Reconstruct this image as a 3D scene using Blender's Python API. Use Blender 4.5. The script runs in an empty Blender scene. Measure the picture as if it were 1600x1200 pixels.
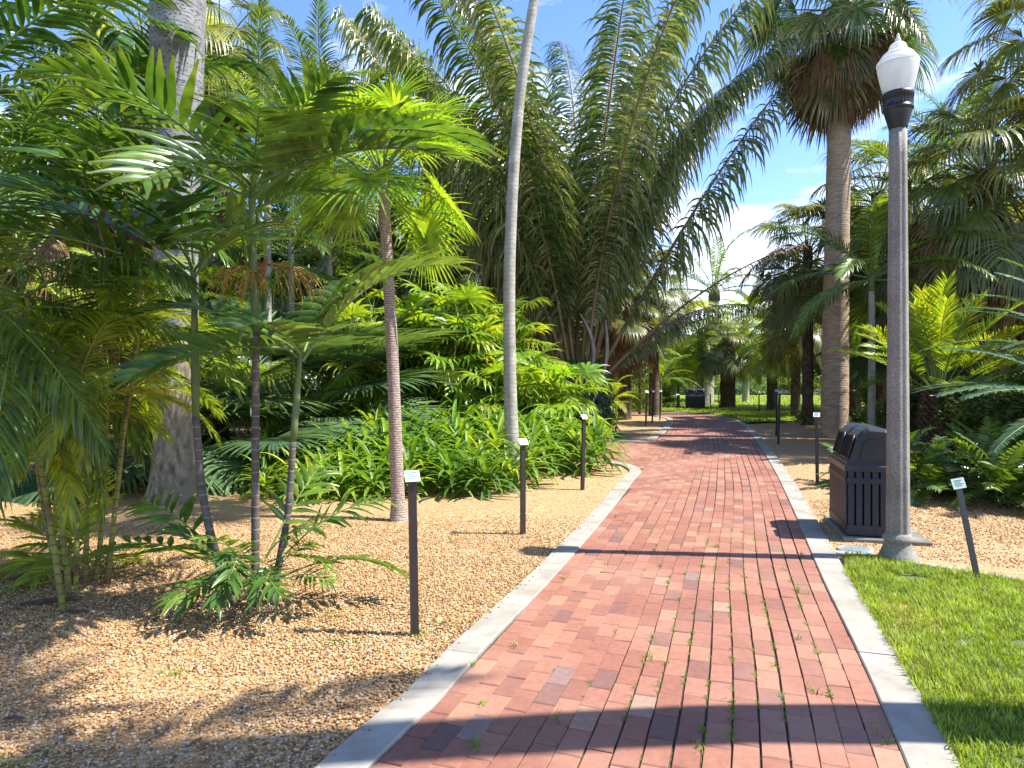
import bpy, math, random
import numpy as np
from mathutils import Vector, Matrix, Euler, noise as mnoise

# ------------------------------------------------------------------ camera, world, sun, exposure
R = math.radians
sc = bpy.context.scene
C = sc.collection
FPX, HOR, EYE = 1067.0, 590.0, 1.45          # focal length in photo pixels, horizon row, eye height
cam_d = bpy.data.cameras.new('camera')
cam = bpy.data.objects.new('camera', cam_d); C.objects.link(cam)
cam_d.sensor_width = 36.0; cam_d.lens = 36.0 * FPX / 1600.0
cam_d.shift_y = -(600 - HOR) / 1600.0
cam_d.clip_start = 0.05; cam_d.clip_end = 2000
cam.location = (0, 0, EYE); cam.rotation_euler = (R(90), 0, 0)
sc.camera = cam

SUN_EL, SUN_AZ = R(54), R(-6)                # azimuth measured from +X towards +Y
sun_dir = Vector((math.cos(SUN_EL) * math.cos(SUN_AZ), math.cos(SUN_EL) * math.sin(SUN_AZ), math.sin(SUN_EL)))
sd = bpy.data.lights.new('sun', 'SUN'); sd.energy = 4.3; sd.angle = R(0.55); sd.color = (1.0, 0.945, 0.86)
so = bpy.data.objects.new('sun', sd); C.objects.link(so)
so.location = (20, -3, 30)
so.rotation_euler = sun_dir.to_track_quat('Z', 'Y').to_euler()

w = bpy.data.worlds.new('World'); sc.world = w; w.use_nodes = True
nt = w.node_tree; nt.nodes.clear()
def N(t, typ, **kw):
    n = t.nodes.new(typ)
    for k, v in kw.items():
        if k.startswith('i_'): n.inputs[k[2:].replace('_', ' ')].default_value = v
        else: setattr(n, k, v)
    return n
def ramp(t, stops, interp='LINEAR'):
    n = t.nodes.new('ShaderNodeValToRGB'); cr = n.color_ramp; cr.interpolation = interp
    while len(cr.elements) > 1: cr.elements.remove(cr.elements[-1])
    cr.elements[0].position = stops[0][0]; c = stops[0][1]; cr.elements[0].color = (*c, 1) if len(c) == 3 else c
    for p, c in stops[1:]:
        e = cr.elements.new(p); e.color = (*c, 1) if len(c) == 3 else c
    return n
out = N(nt, 'ShaderNodeOutputWorld'); bg = N(nt, 'ShaderNodeBackground')
sky = N(nt, 'ShaderNodeTexSky', sky_type='NISHITA', sun_disc=False)
sky.sun_elevation = SUN_EL; sky.sun_rotation = math.atan2(sun_dir.x, sun_dir.y)
sky.air_density = 1.0; sky.dust_density = 0.3; sky.ozone_density = 4.5
bg.inputs['Strength'].default_value = 0.15
hsv = N(nt, 'ShaderNodeHueSaturation'); hsv.inputs['Saturation'].default_value = 1.12; hsv.inputs['Hue'].default_value = .512; hsv.inputs['Value'].default_value = 0.93
tc = N(nt, 'ShaderNodeTexCoord'); mp = N(nt, 'ShaderNodeMapping'); mp.inputs['Scale'].default_value = (1.0, 1.0, 3.2)
mp.inputs['Location'].default_value = (3.1, 0.4, 0.2)
n1 = N(nt, 'ShaderNodeTexNoise', i_Scale=3.0, i_Detail=9.0, i_Roughness=0.58, i_Distortion=0.35)
sep = N(nt, 'ShaderNodeSeparateXYZ')
lowr = N(nt, 'ShaderNodeMapRange'); lowr.inputs[1].default_value = 0.05; lowr.inputs[2].default_value = 0.45; lowr.inputs[3].default_value = 0.17; lowr.inputs[4].default_value = -0.05
add = N(nt, 'ShaderNodeMath', operation='ADD')
cr = ramp(nt, [(0.525, (0, 0, 0)), (0.62, (0.45, 0.45, 0.45)), (0.72, (1, 1, 1))])
mx = N(nt, 'ShaderNodeMixRGB'); mx.inputs['Color2'].default_value = (4.9, 5.0, 5.2, 1)
L = nt.links.new
L(tc.outputs['Generated'], mp.inputs['Vector']); L(mp.outputs[0], n1.inputs['Vector'])
L(tc.outputs['Generated'], sep.inputs[0]); L(sep.outputs['Z'], lowr.inputs[0])
L(n1.outputs['Fac'], add.inputs[0]); L(lowr.outputs[0], add.inputs[1]); L(add.outputs[0], cr.inputs[0])
L(sky.outputs[0], hsv.inputs['Color']); L(hsv.outputs[0], mx.inputs['Color1']); L(cr.outputs[0], mx.inputs['Fac'])
L(mx.outputs[0], bg.inputs['Color']); L(bg.outputs[0], out.inputs['Surface'])

vs = sc.view_settings
vs.view_transform = 'Standard'; vs.look = 'None'; vs.gamma = 1.0; vs.exposure = 1.42; vs.use_curve_mapping = False
sc.cycles.max_bounces = 7; sc.cycles.diffuse_bounces = 4; sc.cycles.glossy_bounces = 2
sc.cycles.transmission_bounces = 6; sc.cycles.transparent_max_bounces = 6
sc.cycles.sample_clamp_indirect = 6.0

# ------------------------------------------------------------------ helpers
rng = random.Random(11)
def gp(px, py, z=0.0):
    """pixel of a ground point -> world position on height z"""
    Y = FPX * (EYE - z) / (py - HOR)
    return Vector(((px - 800) * Y / FPX, Y, z))
def at(px, py, Y):
    return Vector(((px - 800) * Y / FPX, Y, EYE + (HOR - py) * Y / FPX))

class Acc:
    """collects vertices / faces with a per-vertex (random, along) pair and a material slot"""
    def __init__(s): s.V = []; s.F = []; s.U = []; s.M = []; s.n = 0
    def add(s, verts, faces, uv, m=0):
        b = s.n; s.V.extend(verts); s.n += len(verts)
        s.U.extend(uv if isinstance(uv, list) else [uv] * len(verts))
        s.F.extend([tuple(b + i for i in f) for f in faces]); s.M.extend([m] * len(faces))
    def mesh(s, name, mats, smooth=True):
        me = bpy.data.meshes.new(name)
        me.from_pydata([tuple(v) for v in s.V], [], s.F)
        for m in mats: me.materials.append(m)
        if len(mats) > 1: me.polygons.foreach_set('material_index', np.array(s.M, dtype=np.int32))
        if smooth: me.polygons.foreach_set('use_smooth', np.ones(len(s.F), dtype=bool))
        uvl = me.uv_layers.new(name='UVMap')
        li = np.zeros(len(me.loops), dtype=np.int32); me.loops.foreach_get('vertex_index', li)
        u = np.array(s.U, dtype=np.float32)[li]
        uvl.data.foreach_set('uv', u.ravel())
        me.update(); return me
def obj(name, me, parent=None, loc=None):
    o = bpy.data.objects.new(name, me); C.objects.link(o)
    if parent: o.parent = parent
    if loc is not None: o.location = loc
    return o
def tag(o, label=None, cat=None, group=None, kind=None):
    if label: o['label'] = label
    if cat: o['category'] = cat
    if group: o['group'] = group
    if kind: o['kind'] = kind
    return o
def empty(name, loc, label, cat, group=None, rz=0):
    o = bpy.data.objects.new(name, None); C.objects.link(o); o.empty_display_size = 0.2
    o.location = loc; o.rotation_euler = (0, 0, rz)
    return tag(o, label, cat, group)

def tube(acc, pts, radii, ns=8, m=0, rnd=0.5, cap=True, rough=0.0, seed=0, squash=None):
    pts = [Vector(p) for p in pts]; nP = len(pts); vs_ = []; uv = []
    ref = Vector((1, 0, 0)) if abs((pts[-1] - pts[0]).normalized().x) < 0.8 else Vector((0, 1, 0))
    r_ = random.Random(seed)
    for i, p in enumerate(pts):
        t = (pts[min(i + 1, nP - 1)] - pts[max(i - 1, 0)]).normalized()
        a = (ref - t * ref.dot(t)).normalized(); b = t.cross(a)
        for k in range(ns):
            an = 2 * math.pi * k / ns; rr = radii[i] * (1 + (r_.uniform(-rough, rough) if rough else 0))
            vs_.append(p + a * math.cos(an) * rr + b * math.sin(an) * rr); uv.append((rnd, i / (nP - 1)))
    fs = [(i * ns + k, i * ns + (k + 1) % ns, (i + 1) * ns + (k + 1) % ns, (i + 1) * ns + k) for i in range(nP - 1) for k in range(ns)]
    if cap: fs.append(tuple(range(ns - 1, -1, -1))); fs.append(tuple((nP - 1) * ns + k for k in range(ns)))
    acc.add(vs_, fs, uv, m)
def strip(acc, pts, wv, wd, fold=0.0, rnd=0.5, m=0, u0=0.0):
    """leaf blade: pts centre line, wv width directions, wd half widths"""
    n = len(pts); vs_ = []; uv = []; 
    if fold:
        for i in range(n):
            d = pts[min(i + 1, n - 1)] - pts[max(i - 1, 0)]
            nn = d.cross(wv[i]); nn = nn.normalized() if nn.length > 1e-9 else Vector((0, 0, 1))
            o = nn * (wd[i] * fold)
            vs_ += [pts[i] - wv[i] * wd[i] + o, pts[i] - o * .3, pts[i] + wv[i] * wd[i] + o]
            uv += [(rnd, u0 + (1 - u0) * i / (n - 1))] * 3
        fs = []
        for i in range(n - 1):
            a = i * 3; fs += [(a, a + 1, a + 4, a + 3), (a + 1, a + 2, a + 5, a + 4)]
    else:
        for i in range(n):
            vs_ += [pts[i] - wv[i] * wd[i], pts[i] + wv[i] * wd[i]]; uv += [(rnd, u0 + (1 - u0) * i / (n - 1))] * 2
        fs = [(2 * i, 2 * i + 1, 2 * i + 3, 2 * i + 2) for i in range(n - 1)]
    acc.add(vs_, fs, uv, m)
def box(acc, cx, cy, cz, sx, sy, sz, m=0, rnd=0.5, mat=None, bev=0.0):
    """box centred at c with full sizes s, optionally chamfered on its top edges and transformed"""
    x, y, z = sx / 2, sy / 2, sz / 2
    if bev:
        vs_ = []
        for zz, q in ((-z, 0), (z - bev, 0), (z, bev)):
            vs_ += [Vector((-x + q, -y + q, zz)), Vector((x - q, -y + q, zz)), Vector((x - q, y - q, zz)), Vector((-x + q, y - q, zz))]
        fs = [(3, 2, 1, 0), (8, 9, 10, 11)]
        for l in (0, 4):
            for k in range(4): fs.append((l + k, l + (k + 1) % 4, l + 4 + (k + 1) % 4, l + 4 + k))
    else:
        vs_ = [Vector((a * x, b * y, c * z)) for c in (-1, 1) for a, b in ((-1, -1), (1, -1), (1, 1), (-1, 1))]
        fs = [(3, 2, 1, 0), (4, 5, 6, 7), (0, 1, 5, 4), (1, 2, 6, 5), (2, 3, 7, 6), (3, 0, 4, 7)]
    c = Vector((cx, cy, cz)); vs_ = [v + c for v in vs_]
    if mat is not None: vs_ = [mat @ v for v in vs_]
    acc.add(vs_, fs, (rnd, 0.5), m)

# ------------------------------------------------------------------ materials
def newmat(name):
    m = bpy.data.materials.new(name); m.use_nodes = True; t = m.node_tree; t.nodes.clear()
    o = N(t, 'ShaderNodeOutputMaterial'); return m, t, o
def leaf_mat(name, stops, rough=0.38, trans=0.35, tcol=None, tip=None, spec=0.5, bright=0.35):
    """stops: colours across leaflet/plant variation; tip: colour the leaf ends dry to"""
    m, t, o = newmat(name); l = t.links.new
    stops = [(c[0] * 1.4, c[1] * 1.22, c[2] * 1.1) for c in stops] if min(stops[0][1] / max(stops[0][0], .001), 9) > 1 else stops
    uv = N(t, 'ShaderNodeUVMap'); sp = N(t, 'ShaderNodeSeparateXYZ'); oi = N(t, 'ShaderNodeObjectInfo')
    l(uv.outputs[0], sp.inputs[0])
    a = N(t, 'ShaderNodeMath', operation='MULTIPLY_ADD'); a.inputs[1].default_value = 0.55; a.inputs[2].default_value = 0.0
    b = N(t, 'ShaderNodeMath', operation='MULTIPLY_ADD'); b.inputs[1].default_value = 0.45
    l(sp.outputs[0], a.inputs[0]); l(oi.outputs['Random'], b.inputs[0]); l(a.outputs[0], b.inputs[2])
    r = ramp(t, [(i / max(1, len(stops) - 1), c) for i, c in enumerate(stops)]); l(b.outputs[0], r.inputs[0])
    geo = N(t, 'ShaderNodeNewGeometry')
    nz = N(t, 'ShaderNodeTexNoise', i_Scale=9.0, i_Detail=2.0); l(geo.outputs['Position'], nz.inputs['Vector'])
    mr = N(t, 'ShaderNodeMapRange'); mr.inputs[1].default_value = .3; mr.inputs[2].default_value = .7
    mr.inputs[3].default_value = 1 - bright; mr.inputs[4].default_value = 1 + bright; l(nz.outputs['Fac'], mr.inputs[0])
    mul = N(t, 'ShaderNodeVectorMath', operation='SCALE'); l(r.outputs[0], mul.inputs[0]); l(mr.outputs[0], mul.inputs['Scale'])
    col = mul.outputs[0]
    if tip:
        tr = ramp(t, [(0.62, (0, 0, 0)), (1.0, (1, 1, 1))]); l(sp.outputs[1], tr.inputs[0])
        mm = N(t, 'ShaderNodeMath', operation='MULTIPLY'); l(tr.outputs[0], mm.inputs[0]); l(oi.outputs['Random'], mm.inputs[1])
        mxx = N(t, 'ShaderNodeMixRGB'); l(mm.outputs[0], mxx.inputs[0]); l(col, mxx.inputs[1]); mxx.inputs[2].default_value = (*tip, 1); col = mxx.outputs[0]
    p = N(t, 'ShaderNodeBsdfPrincipled'); p.inputs['Roughness'].default_value = rough; p.inputs['Specular IOR Level'].default_value = spec
    l(col, p.inputs['Base Color'])
    tl = N(t, 'ShaderNodeBsdfTranslucent'); g = N(t, 'ShaderNodeMixRGB', blend_type='MULTIPLY'); g.inputs[0].default_value = 1
    tc_ = tcol or (1.9, 1.7, 0.55); g.inputs[2].default_value = (*tc_, 1); l(col, g.inputs[1]); l(g.outputs[0], tl.inputs[0])
    ms = N(t, 'ShaderNodeMixShader'); ms.inputs[0].default_value = trans; l(p.outputs[0], ms.inputs[1]); l(tl.outputs[0], ms.inputs[2])
    l(ms.outputs[0], o.inputs[0]); return m
def surf_mat(name, stops, scale=8.0, rough=0.8, bump=0.3, bscale=None, stretch=(1, 1, 1), rings=None, ringcol=None, spec=0.3, detail=6.0, metal=0.0, spots=None, blotch=None):
    m, t, o = newmat(name); l = t.links.new
    tc_ = N(t, 'ShaderNodeTexCoord'); mp_ = N(t, 'ShaderNodeMapping'); mp_.inputs['Scale'].default_value = stretch
    l(tc_.outputs['Object'], mp_.inputs[0])
    nz = N(t, 'ShaderNodeTexNoise', i_Scale=scale, i_Detail=detail, i_Roughness=0.6); l(mp_.outputs[0], nz.inputs[0])
    r = ramp(t, [(0.28 + 0.44 * i / max(1, len(stops) - 1), c) for i, c in enumerate(stops)]); l(nz.outputs['Fac'], r.inputs[0])
    col = r.outputs[0]; hgt = nz.outputs['Fac']
    if spots:                                    # (scale, threshold, colour)
        v = N(t, 'ShaderNodeTexNoise', i_Scale=spots[0], i_Detail=3.0); l(mp_.outputs[0], v.inputs[0])
        sr = ramp(t, [(spots[1], (0, 0, 0)), (spots[1] + .06, (1, 1, 1))]); l(v.outputs['Fac'], sr.inputs[0])
        mm = N(t, 'ShaderNodeMixRGB'); l(sr.outputs[0], mm.inputs[0]); l(col, mm.inputs[1]); mm.inputs[2].default_value = (*spots[2], 1); col = mm.outputs[0]
    if blotch:
        v = N(t, 'ShaderNodeTexNoise', i_Scale=blotch[0], i_Detail=4.0); l(tc_.outputs['Object'], v.inputs[0])
        sr = ramp(t, [(blotch[1], (0, 0, 0)), (blotch[1] + .1, (1, 1, 1))]); l(v.outputs['Fac'], sr.inputs[0])
        mm = N(t, 'ShaderNodeMixRGB'); l(sr.outputs[0], mm.inputs[0]); l(col, mm.inputs[1]); mm.inputs[2].default_value = (*blotch[2], 1); col = mm.outputs[0]
    if rings:                                    # leaf-scar rings up a trunk
        wv = N(t, 'ShaderNodeTexWave', wave_type='BANDS', bands_direction='Z', i_Scale=rings[0], i_Distortion=rings[1], i_Detail=2.0)
        wv.inputs['Detail Scale'].default_value = 1.5; l(tc_.outputs['Object'], wv.inputs[0])
        rr = ramp(t, [(0.0, (1, 1, 1)), (rings[2], (0, 0, 0)), (1.0, (0, 0, 0))]); l(wv.outputs['Fac'], rr.inputs[0])
        mm = N(t, 'ShaderNodeMixRGB'); l(rr.outputs[0], mm.inputs[0]); l(col, mm.inputs[1]); mm.inputs[2].default_value = (*ringcol, 1); col = mm.outputs[0]
        ad = N(t, 'ShaderNodeMath', operation='MULTIPLY_ADD'); ad.inputs[1].default_value = -0.6; l(rr.outputs[0], ad.inputs[0]); l(nz.outputs['Fac'], ad.inputs[2]); hgt = ad.outputs[0]
    p = N(t, 'ShaderNodeBsdfPrincipled'); p.inputs['Roughness'].default_value = rough; p.inputs['Specular IOR Level'].default_value = spec; p.inputs['Metallic'].default_value = metal
    l(col, p.inputs['Base Color'])
    if bump:
        b = N(t, 'ShaderNodeBump'); b.inputs['Strength'].default_value = bump; b.inputs['Distance'].default_value = 0.02
        l(hgt, b.inputs['Height']); l(b.outputs[0], p.inputs['Normal'])
    l(p.outputs[0], o.inputs[0]); return m

M = {}
G = leaf_mat
M['mid'] = G('mid_green_leaf', [(.03, .075, .018), (.055, .12, .026), (.095, .18, .032), (.17, .26, .038)], .33, .36)
M['clump'] = G('broad_glossy_leaf', [(.022, .066, .016), (.04, .108, .022), (.07, .155, .026), (.14, .23, .035)], .25, .32, tip=(.14, .13, .03), spec=.6)
M['yellow'] = G('yellow_green_leaf', [(.06, .15, .02), (.13, .24, .028), (.22, .31, .03), (.36, .38, .035)], .4, .42)
M['lime'] = G('lime_leaf', [(.045, .14, .018), (.10, .22, .025), (.16, .29, .03), (.24, .34, .035)], .36, .42)
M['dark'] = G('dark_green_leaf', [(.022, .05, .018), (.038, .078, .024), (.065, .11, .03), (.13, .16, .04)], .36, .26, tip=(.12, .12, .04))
M['olive'] = G('olive_feather_leaf', [(.026, .056, .020), (.046, .090, .028), (.072, .122, .036), (.105, .155, .045), (.29, .31, .18), (.20, .165, .07)], .27, .26, tcol=(1.4, 1.7, .6), spec=.65, tip=(.20, .17, .07))  # pale grey-tan stop puts sunlit leaflets into the colour
M['sabalm'] = G('olive_fan_leaf', [(.045, .078, .02), (.075, .118, .03), (.12, .165, .04), (.23, .235, .07)], .33, .3, tip=(.22, .18, .07), spec=.6)
M['blue'] = G('blue_green_leaf', [(.03, .075, .045), (.05, .11, .06), (.08, .16, .07), (.13, .21, .08)], .38, .28)
M['strap'] = G('strap_leaf', [(.03, .09, .014), (.06, .155, .018), (.12, .24, .024), (.24, .34, .035)], .46, .38)
M['tan'] = G('dry_tan_leaf', [(.16, .095, .05), (.25, .16, .085), (.32, .22, .12), (.20, .12, .06)], .75, .22, tcol=(1.3, 1.1, .8), spec=.15)
M['brown'] = G('dry_brown_leaf', [(.13, .075, .04), (.21, .125, .065), (.30, .19, .10), (.35, .25, .14)], .8, .2, tcol=(1.3, 1.1, .8), spec=.15)
M['orange'] = G('orange_leaf', [(.40, .26, .03), (.50, .35, .04), (.55, .30, .04), (.40, .36, .04)], .5, .35, tcol=(1.4, 1.2, .6))
M['rach_g'] = surf_mat('green_petiole', [(.10, .17, .04), (.19, .26, .06)], 6, .45, 0)
M['rach_t'] = surf_mat('tan_petiole', [(.17, .12, .055), (.28, .20, .09)], 6, .6, .1)
M['rach_y'] = surf_mat('yellow_petiole', [(.26, .26, .05), (.38, .32, .07)], 6, .5, 0)
M['royal'] = surf_mat('grey_palm_bark', [(.12, .12, .125), (.22, .22, .225), (.33, .33, .33)], 3.2, .85, .25, rings=(2.6, 2.5, .12), ringcol=(.17, .168, .168), spots=(26, .55, (.07, .07, .07)), stretch=(1, 1, 2.0))
M['royal_low'] = surf_mat('rough_palm_bark', [(.05, .04, .028), (.19, .165, .12), (.34, .31, .25)], 11, .9, 1.0, stretch=(1.6, 1.6, .6), blotch=(3.0, .52, (.20, .165, .115)), detail=9)
M['pinkbark'] = surf_mat('pinkish_rough_bark', [(.20, .15, .12), (.38, .30, .255), (.54, .45, .40)], 30, .9, .8, stretch=(1, 1, 2.0), rings=(13, 2.0, .2), ringcol=(.19, .13, .105))
M['slimbark'] = surf_mat('pale_smooth_bark', [(.20, .20, .165), (.33, .325, .275), (.46, .45, .39)], 7, .8, .25, rings=(5, 1.2, .1), ringcol=(.25, .24, .2), blotch=(1.6, .6, (.23, .26, .17)))
M['fanbark'] = surf_mat('brown_ringed_bark', [(.31, .22, .145), (.47, .355, .25), (.60, .49, .375)], 5, .9, .7, stretch=(1, 1, 3), rings=(7.5, 4.0, .25), ringcol=(.24, .17, .12), spots=(14, .66, (.12, .085, .06)))
M['darkcane'] = surf_mat('dark_ringed_cane', [(.055, .045, .038), (.10, .085, .07), (.17, .145, .12)], 12, .7, .3, rings=(4.4, .4, .10), ringcol=(.20, .18, .15))
M['greencane'] = surf_mat('green_ringed_cane', [(.12, .14, .035), (.22, .23, .05), (.32, .31, .08)], 9, .6, .2, rings=(5.2, .4, .10), ringcol=(.11, .07, .035), blotch=(5, .55, (.16, .10, .05)))
M['boots'] = surf_mat('dark_booted_bark', [(.04, .03, .02), (.10, .075, .05), (.20, .15, .10)], 9, .95, 1.0)
M['attbark'] = surf_mat('grey_brown_leaf_base', [(.10, .085, .065), (.19, .16, .125), (.30, .26, .21)], 4, .9, .5, stretch=(2.5, 2.5, .5))
M['sheath'] = surf_mat('green_crownshaft', [(.09, .13, .04), (.16, .20, .07)], 4, .5, .1)
# ------------------------------------------------------------------ leaf builders (each frond is one mesh, x = outwards, z = up)
DOWN = Vector((0, 0, -1)); SIDE = Vector((0, 1, 0))
def spine(Ln, e0, bend, n, pw=1.4, sway=0.0):
    """points and frames of a rachis in the XZ plane starting at elevation e0 and bending down by bend degrees"""
    pts = [Vector((0, 0, 0))]; T = []; st = Ln / n
    for i in range(n + 1):
        t = i / n; e = R(e0 - bend * t ** pw); s = sway * t
        d = Vector((math.cos(e), math.sin(s) * .6, math.sin(e))).normalized(); T.append(d)
        if i < n: pts.append(pts[-1] + d * st)
    return pts, T
def pinnate(seed, Ln, e0, bend, n, ll, lw, pet=.18, a0=70, a1=28, vee=25, droop=.6, seg=4, fold=.35, plum=0.0, rr=.012,
            mats=('mid', 'rach_g'), tipw=.02, base_len=.45, end_len=.45, drop=0.0, pw=1.4, sway=0.0, wprof=.75, split=0.0):
    r = random.Random(seed); acc = Acc()
    nr = 14; P, T = spine(Ln, e0, bend, nr, pw, sway)
    def samp(t):
        x = t * nr; i = min(int(x), nr - 1); f = x - i
        return P[i].lerp(P[i + 1], f), T[i].lerp(T[i + 1], f).normalized()
    tube(acc, P, [rr * (1 - .85 * i / nr) + .0015 for i in range(nr + 1)], 5, 1, r.random(), cap=False)
    for s in (-1, 1):
        for k in range(n):
            if drop and r.random() < drop: continue
            u = (k + r.uniform(-.25, .25)) / (n - 1); u = min(max(u, 0), 1)
            t = pet + (1 - pet) * u; p, tt = samp(t)
            sd_ = SIDE * s; nn = tt.cross(SIDE).normalized()
            if nn.z < 0: nn = -nn
            if abs(nn.z) < .02: nn = Vector((-tt.z, 0, tt.x))
            a = R(a0 + (a1 - a0) * u ** 1.2 + r.uniform(-6, 6)); v = R(vee + (r.uniform(-plum, plum)) + r.uniform(-5, 5))
            d = tt * math.cos(a) + (sd_ * math.cos(v) + nn * math.sin(v)) * math.sin(a)
            prof = (base_len + (1 - base_len) * min(1, u / .3)) if u < .3 else (1 - (1 - end_len) * ((u - .3) / .7) ** 1.6)
            l = ll * prof * r.uniform(.88, 1.1); wd0 = lw * (.6 + .4 * prof) * r.uniform(.85, 1.1)
            dr = droop * r.uniform(.6, 1.4)
            pts = [p.copy()]; wv = []; wd = []
            cd = d.copy()
            for j in range(seg + 1):
                f = j / seg
                w_ = tt - cd * tt.dot(cd); w_ = w_.normalized() if w_.length > 1e-5 else nn
                w_ = (w_ + nn * .25 * s).normalized(); w_ = (w_ - cd * w_.dot(cd)).normalized()
                wv.append(w_); wd.append(max(wd0 * .5 * (math.sin(math.pi * min(1, f ** wprof * .93 + .07)) if f < 1 else 0), tipw * wd0))
                if j < seg:
                    cd = (cd + DOWN * dr * (f + .35) / seg * 1.5).normalized(); pts.append(pts[-1] + cd * l / seg)
            strip(acc, pts, wv, wd, fold, r.random(), 0)
    return acc.mesh('frond', [M[k] for k in mats])
def fan(seed, pet, Rr, e0, bend, n, ang=250, split=.45, droop=.5, mats=('dark', 'rach_g'), costa=.25, fold=.3, prad=.012, seg=5, wf=1.0, petbend=25, cup=.25):
    r = random.Random(seed); acc = Acc()
    P, T = spine(pet, e0, petbend, 6)
    tube(acc, P, [prad * (1.5 - .9 * i / 6) for i in range(7)], 5, 1, r.random(), cap=False)
    e1 = e0 - petbend
    h = P[-1]; e = R(e1 - bend * .3)
    tt = Vector((math.cos(e), 0, math.sin(e))); nn = Vector((-math.sin(e), 0, math.cos(e)))
    da = R(ang) / n
    for k in range(n):
        th = -R(ang) / 2 + da * (k + .5); u = abs(th) / (R(ang) / 2)
        d = tt * math.cos(th) + SIDE * math.sin(th) + nn * cup * math.sin(abs(th) * .5); d.normalize()
        c_off = tt * costa * Rr * max(0, math.cos(th)) * .4
        l = Rr * (1.0 - .25 * u * u) * r.uniform(.9, 1.08); pts = [h + c_off * .5]; wv = []; wd = []
        cd = d.copy(); sw = r.uniform(-.06, .06); dr = droop * r.uniform(.6, 1.5)
        tang = (-tt * math.sin(th) + SIDE * math.cos(th))
        for j in range(seg + 1):
            f = j / seg; w_ = (tang - cd * tang.dot(cd)).normalized(); wv.append(w_)
            full = f * l * math.tan(da / 2) * 1.02 + .0025
            if f > split: full = min(full, split * l * math.tan(da / 2) * wf * (1 - ((f - split) / (1 - split)) ** 1.3) + .001)
            wd.append(full)
            if j < seg:
                g = dr * max(0, (f + .2 - split * .6)) * 1.6 / seg * 2 + R(bend) * .35 / seg * max(0, math.cos(th))
                cd = (cd + DOWN * g + tang * sw * f).normalized(); pts.append(pts[-1] + cd * l / seg)
        strip(acc, pts, wv, wd, fold, r.random(), 0)
    return acc.mesh('frond', [M[k] for k in mats])
def rosette(seed, n, l0, l1, w0, mat='strap', e_hi=60, e_lo=-10):
    r = random.Random(seed); acc = Acc()
    for k in range(n):
        u = k / (n - 1); az = k * 2.39996 + r.uniform(-.4, .4); e = R(e_hi + (e_lo - e_hi) * u ** .8 + r.uniform(-8, 8))
        l = (l0 + (l1 - l0) * math.sin(math.pi * min(1, u * .8 + .2))) * r.uniform(.8, 1.15); w_ = w0 * r.uniform(.8, 1.15)
        h = Vector((math.cos(az), math.sin(az), 0)); cd = h * math.cos(e) + Vector((0, 0, math.sin(e)))
        tw = Vector((-math.sin(az), math.cos(az), 0)); p = Vector((0, 0, .03 + .22 * (1 - u))) + h * .03; pts = [p]; wv = []; wd = []
        dr = r.uniform(1.2, 2.3); seg = 6
        for j in range(seg + 1):
            f = j / seg; wv.append(tw); wd.append(w_ * .5 * max(.04, math.sin(math.pi * (.14 + .86 * f ** 1.1)) ** .7) if j < seg else .0008)
            if j < seg: cd = (cd + DOWN * dr * f * 1.6 / seg).normalized(); pts.append(pts[-1] + cd * l / seg)
        strip(acc, pts, wv, wd, .3, r.random(), 0)
    return acc.mesh('leaves', [M[mat]])
def leaf_cloud(seed, n, size, mat, hole=.42, stretch=1.0):
    """a crown of single leaves spread in clumps through a unit ball"""
    r = random.Random(seed); acc = Acc(); clumps = [(Vector((r.gauss(0, 1), r.gauss(0, 1), r.gauss(0, 1))).normalized() * r.uniform(.35, .92), r.uniform(.14, .30)) for _ in range(46)]
    for k in range(n):
        c, cr_ = r.choice(clumps); p = c + Vector((r.gauss(0, 1), r.gauss(0, 1), r.gauss(0, 1))) * cr_ * .55
        if p.z < -.95: continue
        d = Vector((r.uniform(-1, 1), r.uniform(-1, 1), r.uniform(-.9, .4))).normalized(); w_ = d.cross(Vector((r.uniform(-1, 1), r.uniform(-1, 1), r.uniform(-1, 1)))).normalized()
        s = size * r.uniform(.6, 1.3)
        strip(acc, [p, p + d * s * .5, p + d * s + DOWN * s * .15], [w_] * 3, [s * .06, s * .2 * stretch, .001], .25, r.random(), 0)
    return acc.mesh('crown', [M[mat]])

class Species:
    """a kind of leaf in a range of starting elevations; crowns pick the nearest"""
    def __init__(s, fn, elevs, per=1): s.fn = fn; s.elevs = elevs; s.per = per; s.cache = {}
    def get(s, e, r):
        el = min(s.elevs, key=lambda x: abs(x - e)); k = (el, r.randrange(s.per))
        if k not in s.cache: s.cache[k] = s.fn(el, 100 + int(el) * 7 + k[1])
        return s.cache[k]
def put_frond(root, me, p, az, tilt=0.0, sc_=1.0, name='frond', off=0.0, roll=0.0):
    o = bpy.data.objects.new(name, me); C.objects.link(o); o.parent = root
    o.location = Vector(p) + Vector((math.cos(az), math.sin(az), 0)) * off
    o.rotation_euler = Euler((roll, tilt, az), 'XYZ'); o.scale = (sc_, sc_, sc_); return o
def crown(root, spc, p, n, e_hi, e_lo, r, sc_=1.0, off=.05, zr=0.0, az0=None, name='frond', jit=7, skip=None, pw=.8):
    az = r.uniform(0, 6.28) if az0 is None else az0
    for k in range(n):
        u = k / max(1, n - 1); e = e_hi + (e_lo - e_hi) * u ** pw + r.uniform(-jit, jit); az += 2.39996 + r.uniform(-.25, .25)
        if skip and skip(az % (2 * math.pi), e): continue
        put_frond(root, spc.get(e, r), Vector(p) + Vector((0, 0, -zr * u)), az, R(r.uniform(-4, 4)), sc_ * r.uniform(.86, 1.1), name, off, R(r.uniform(-14, 14)))
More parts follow.
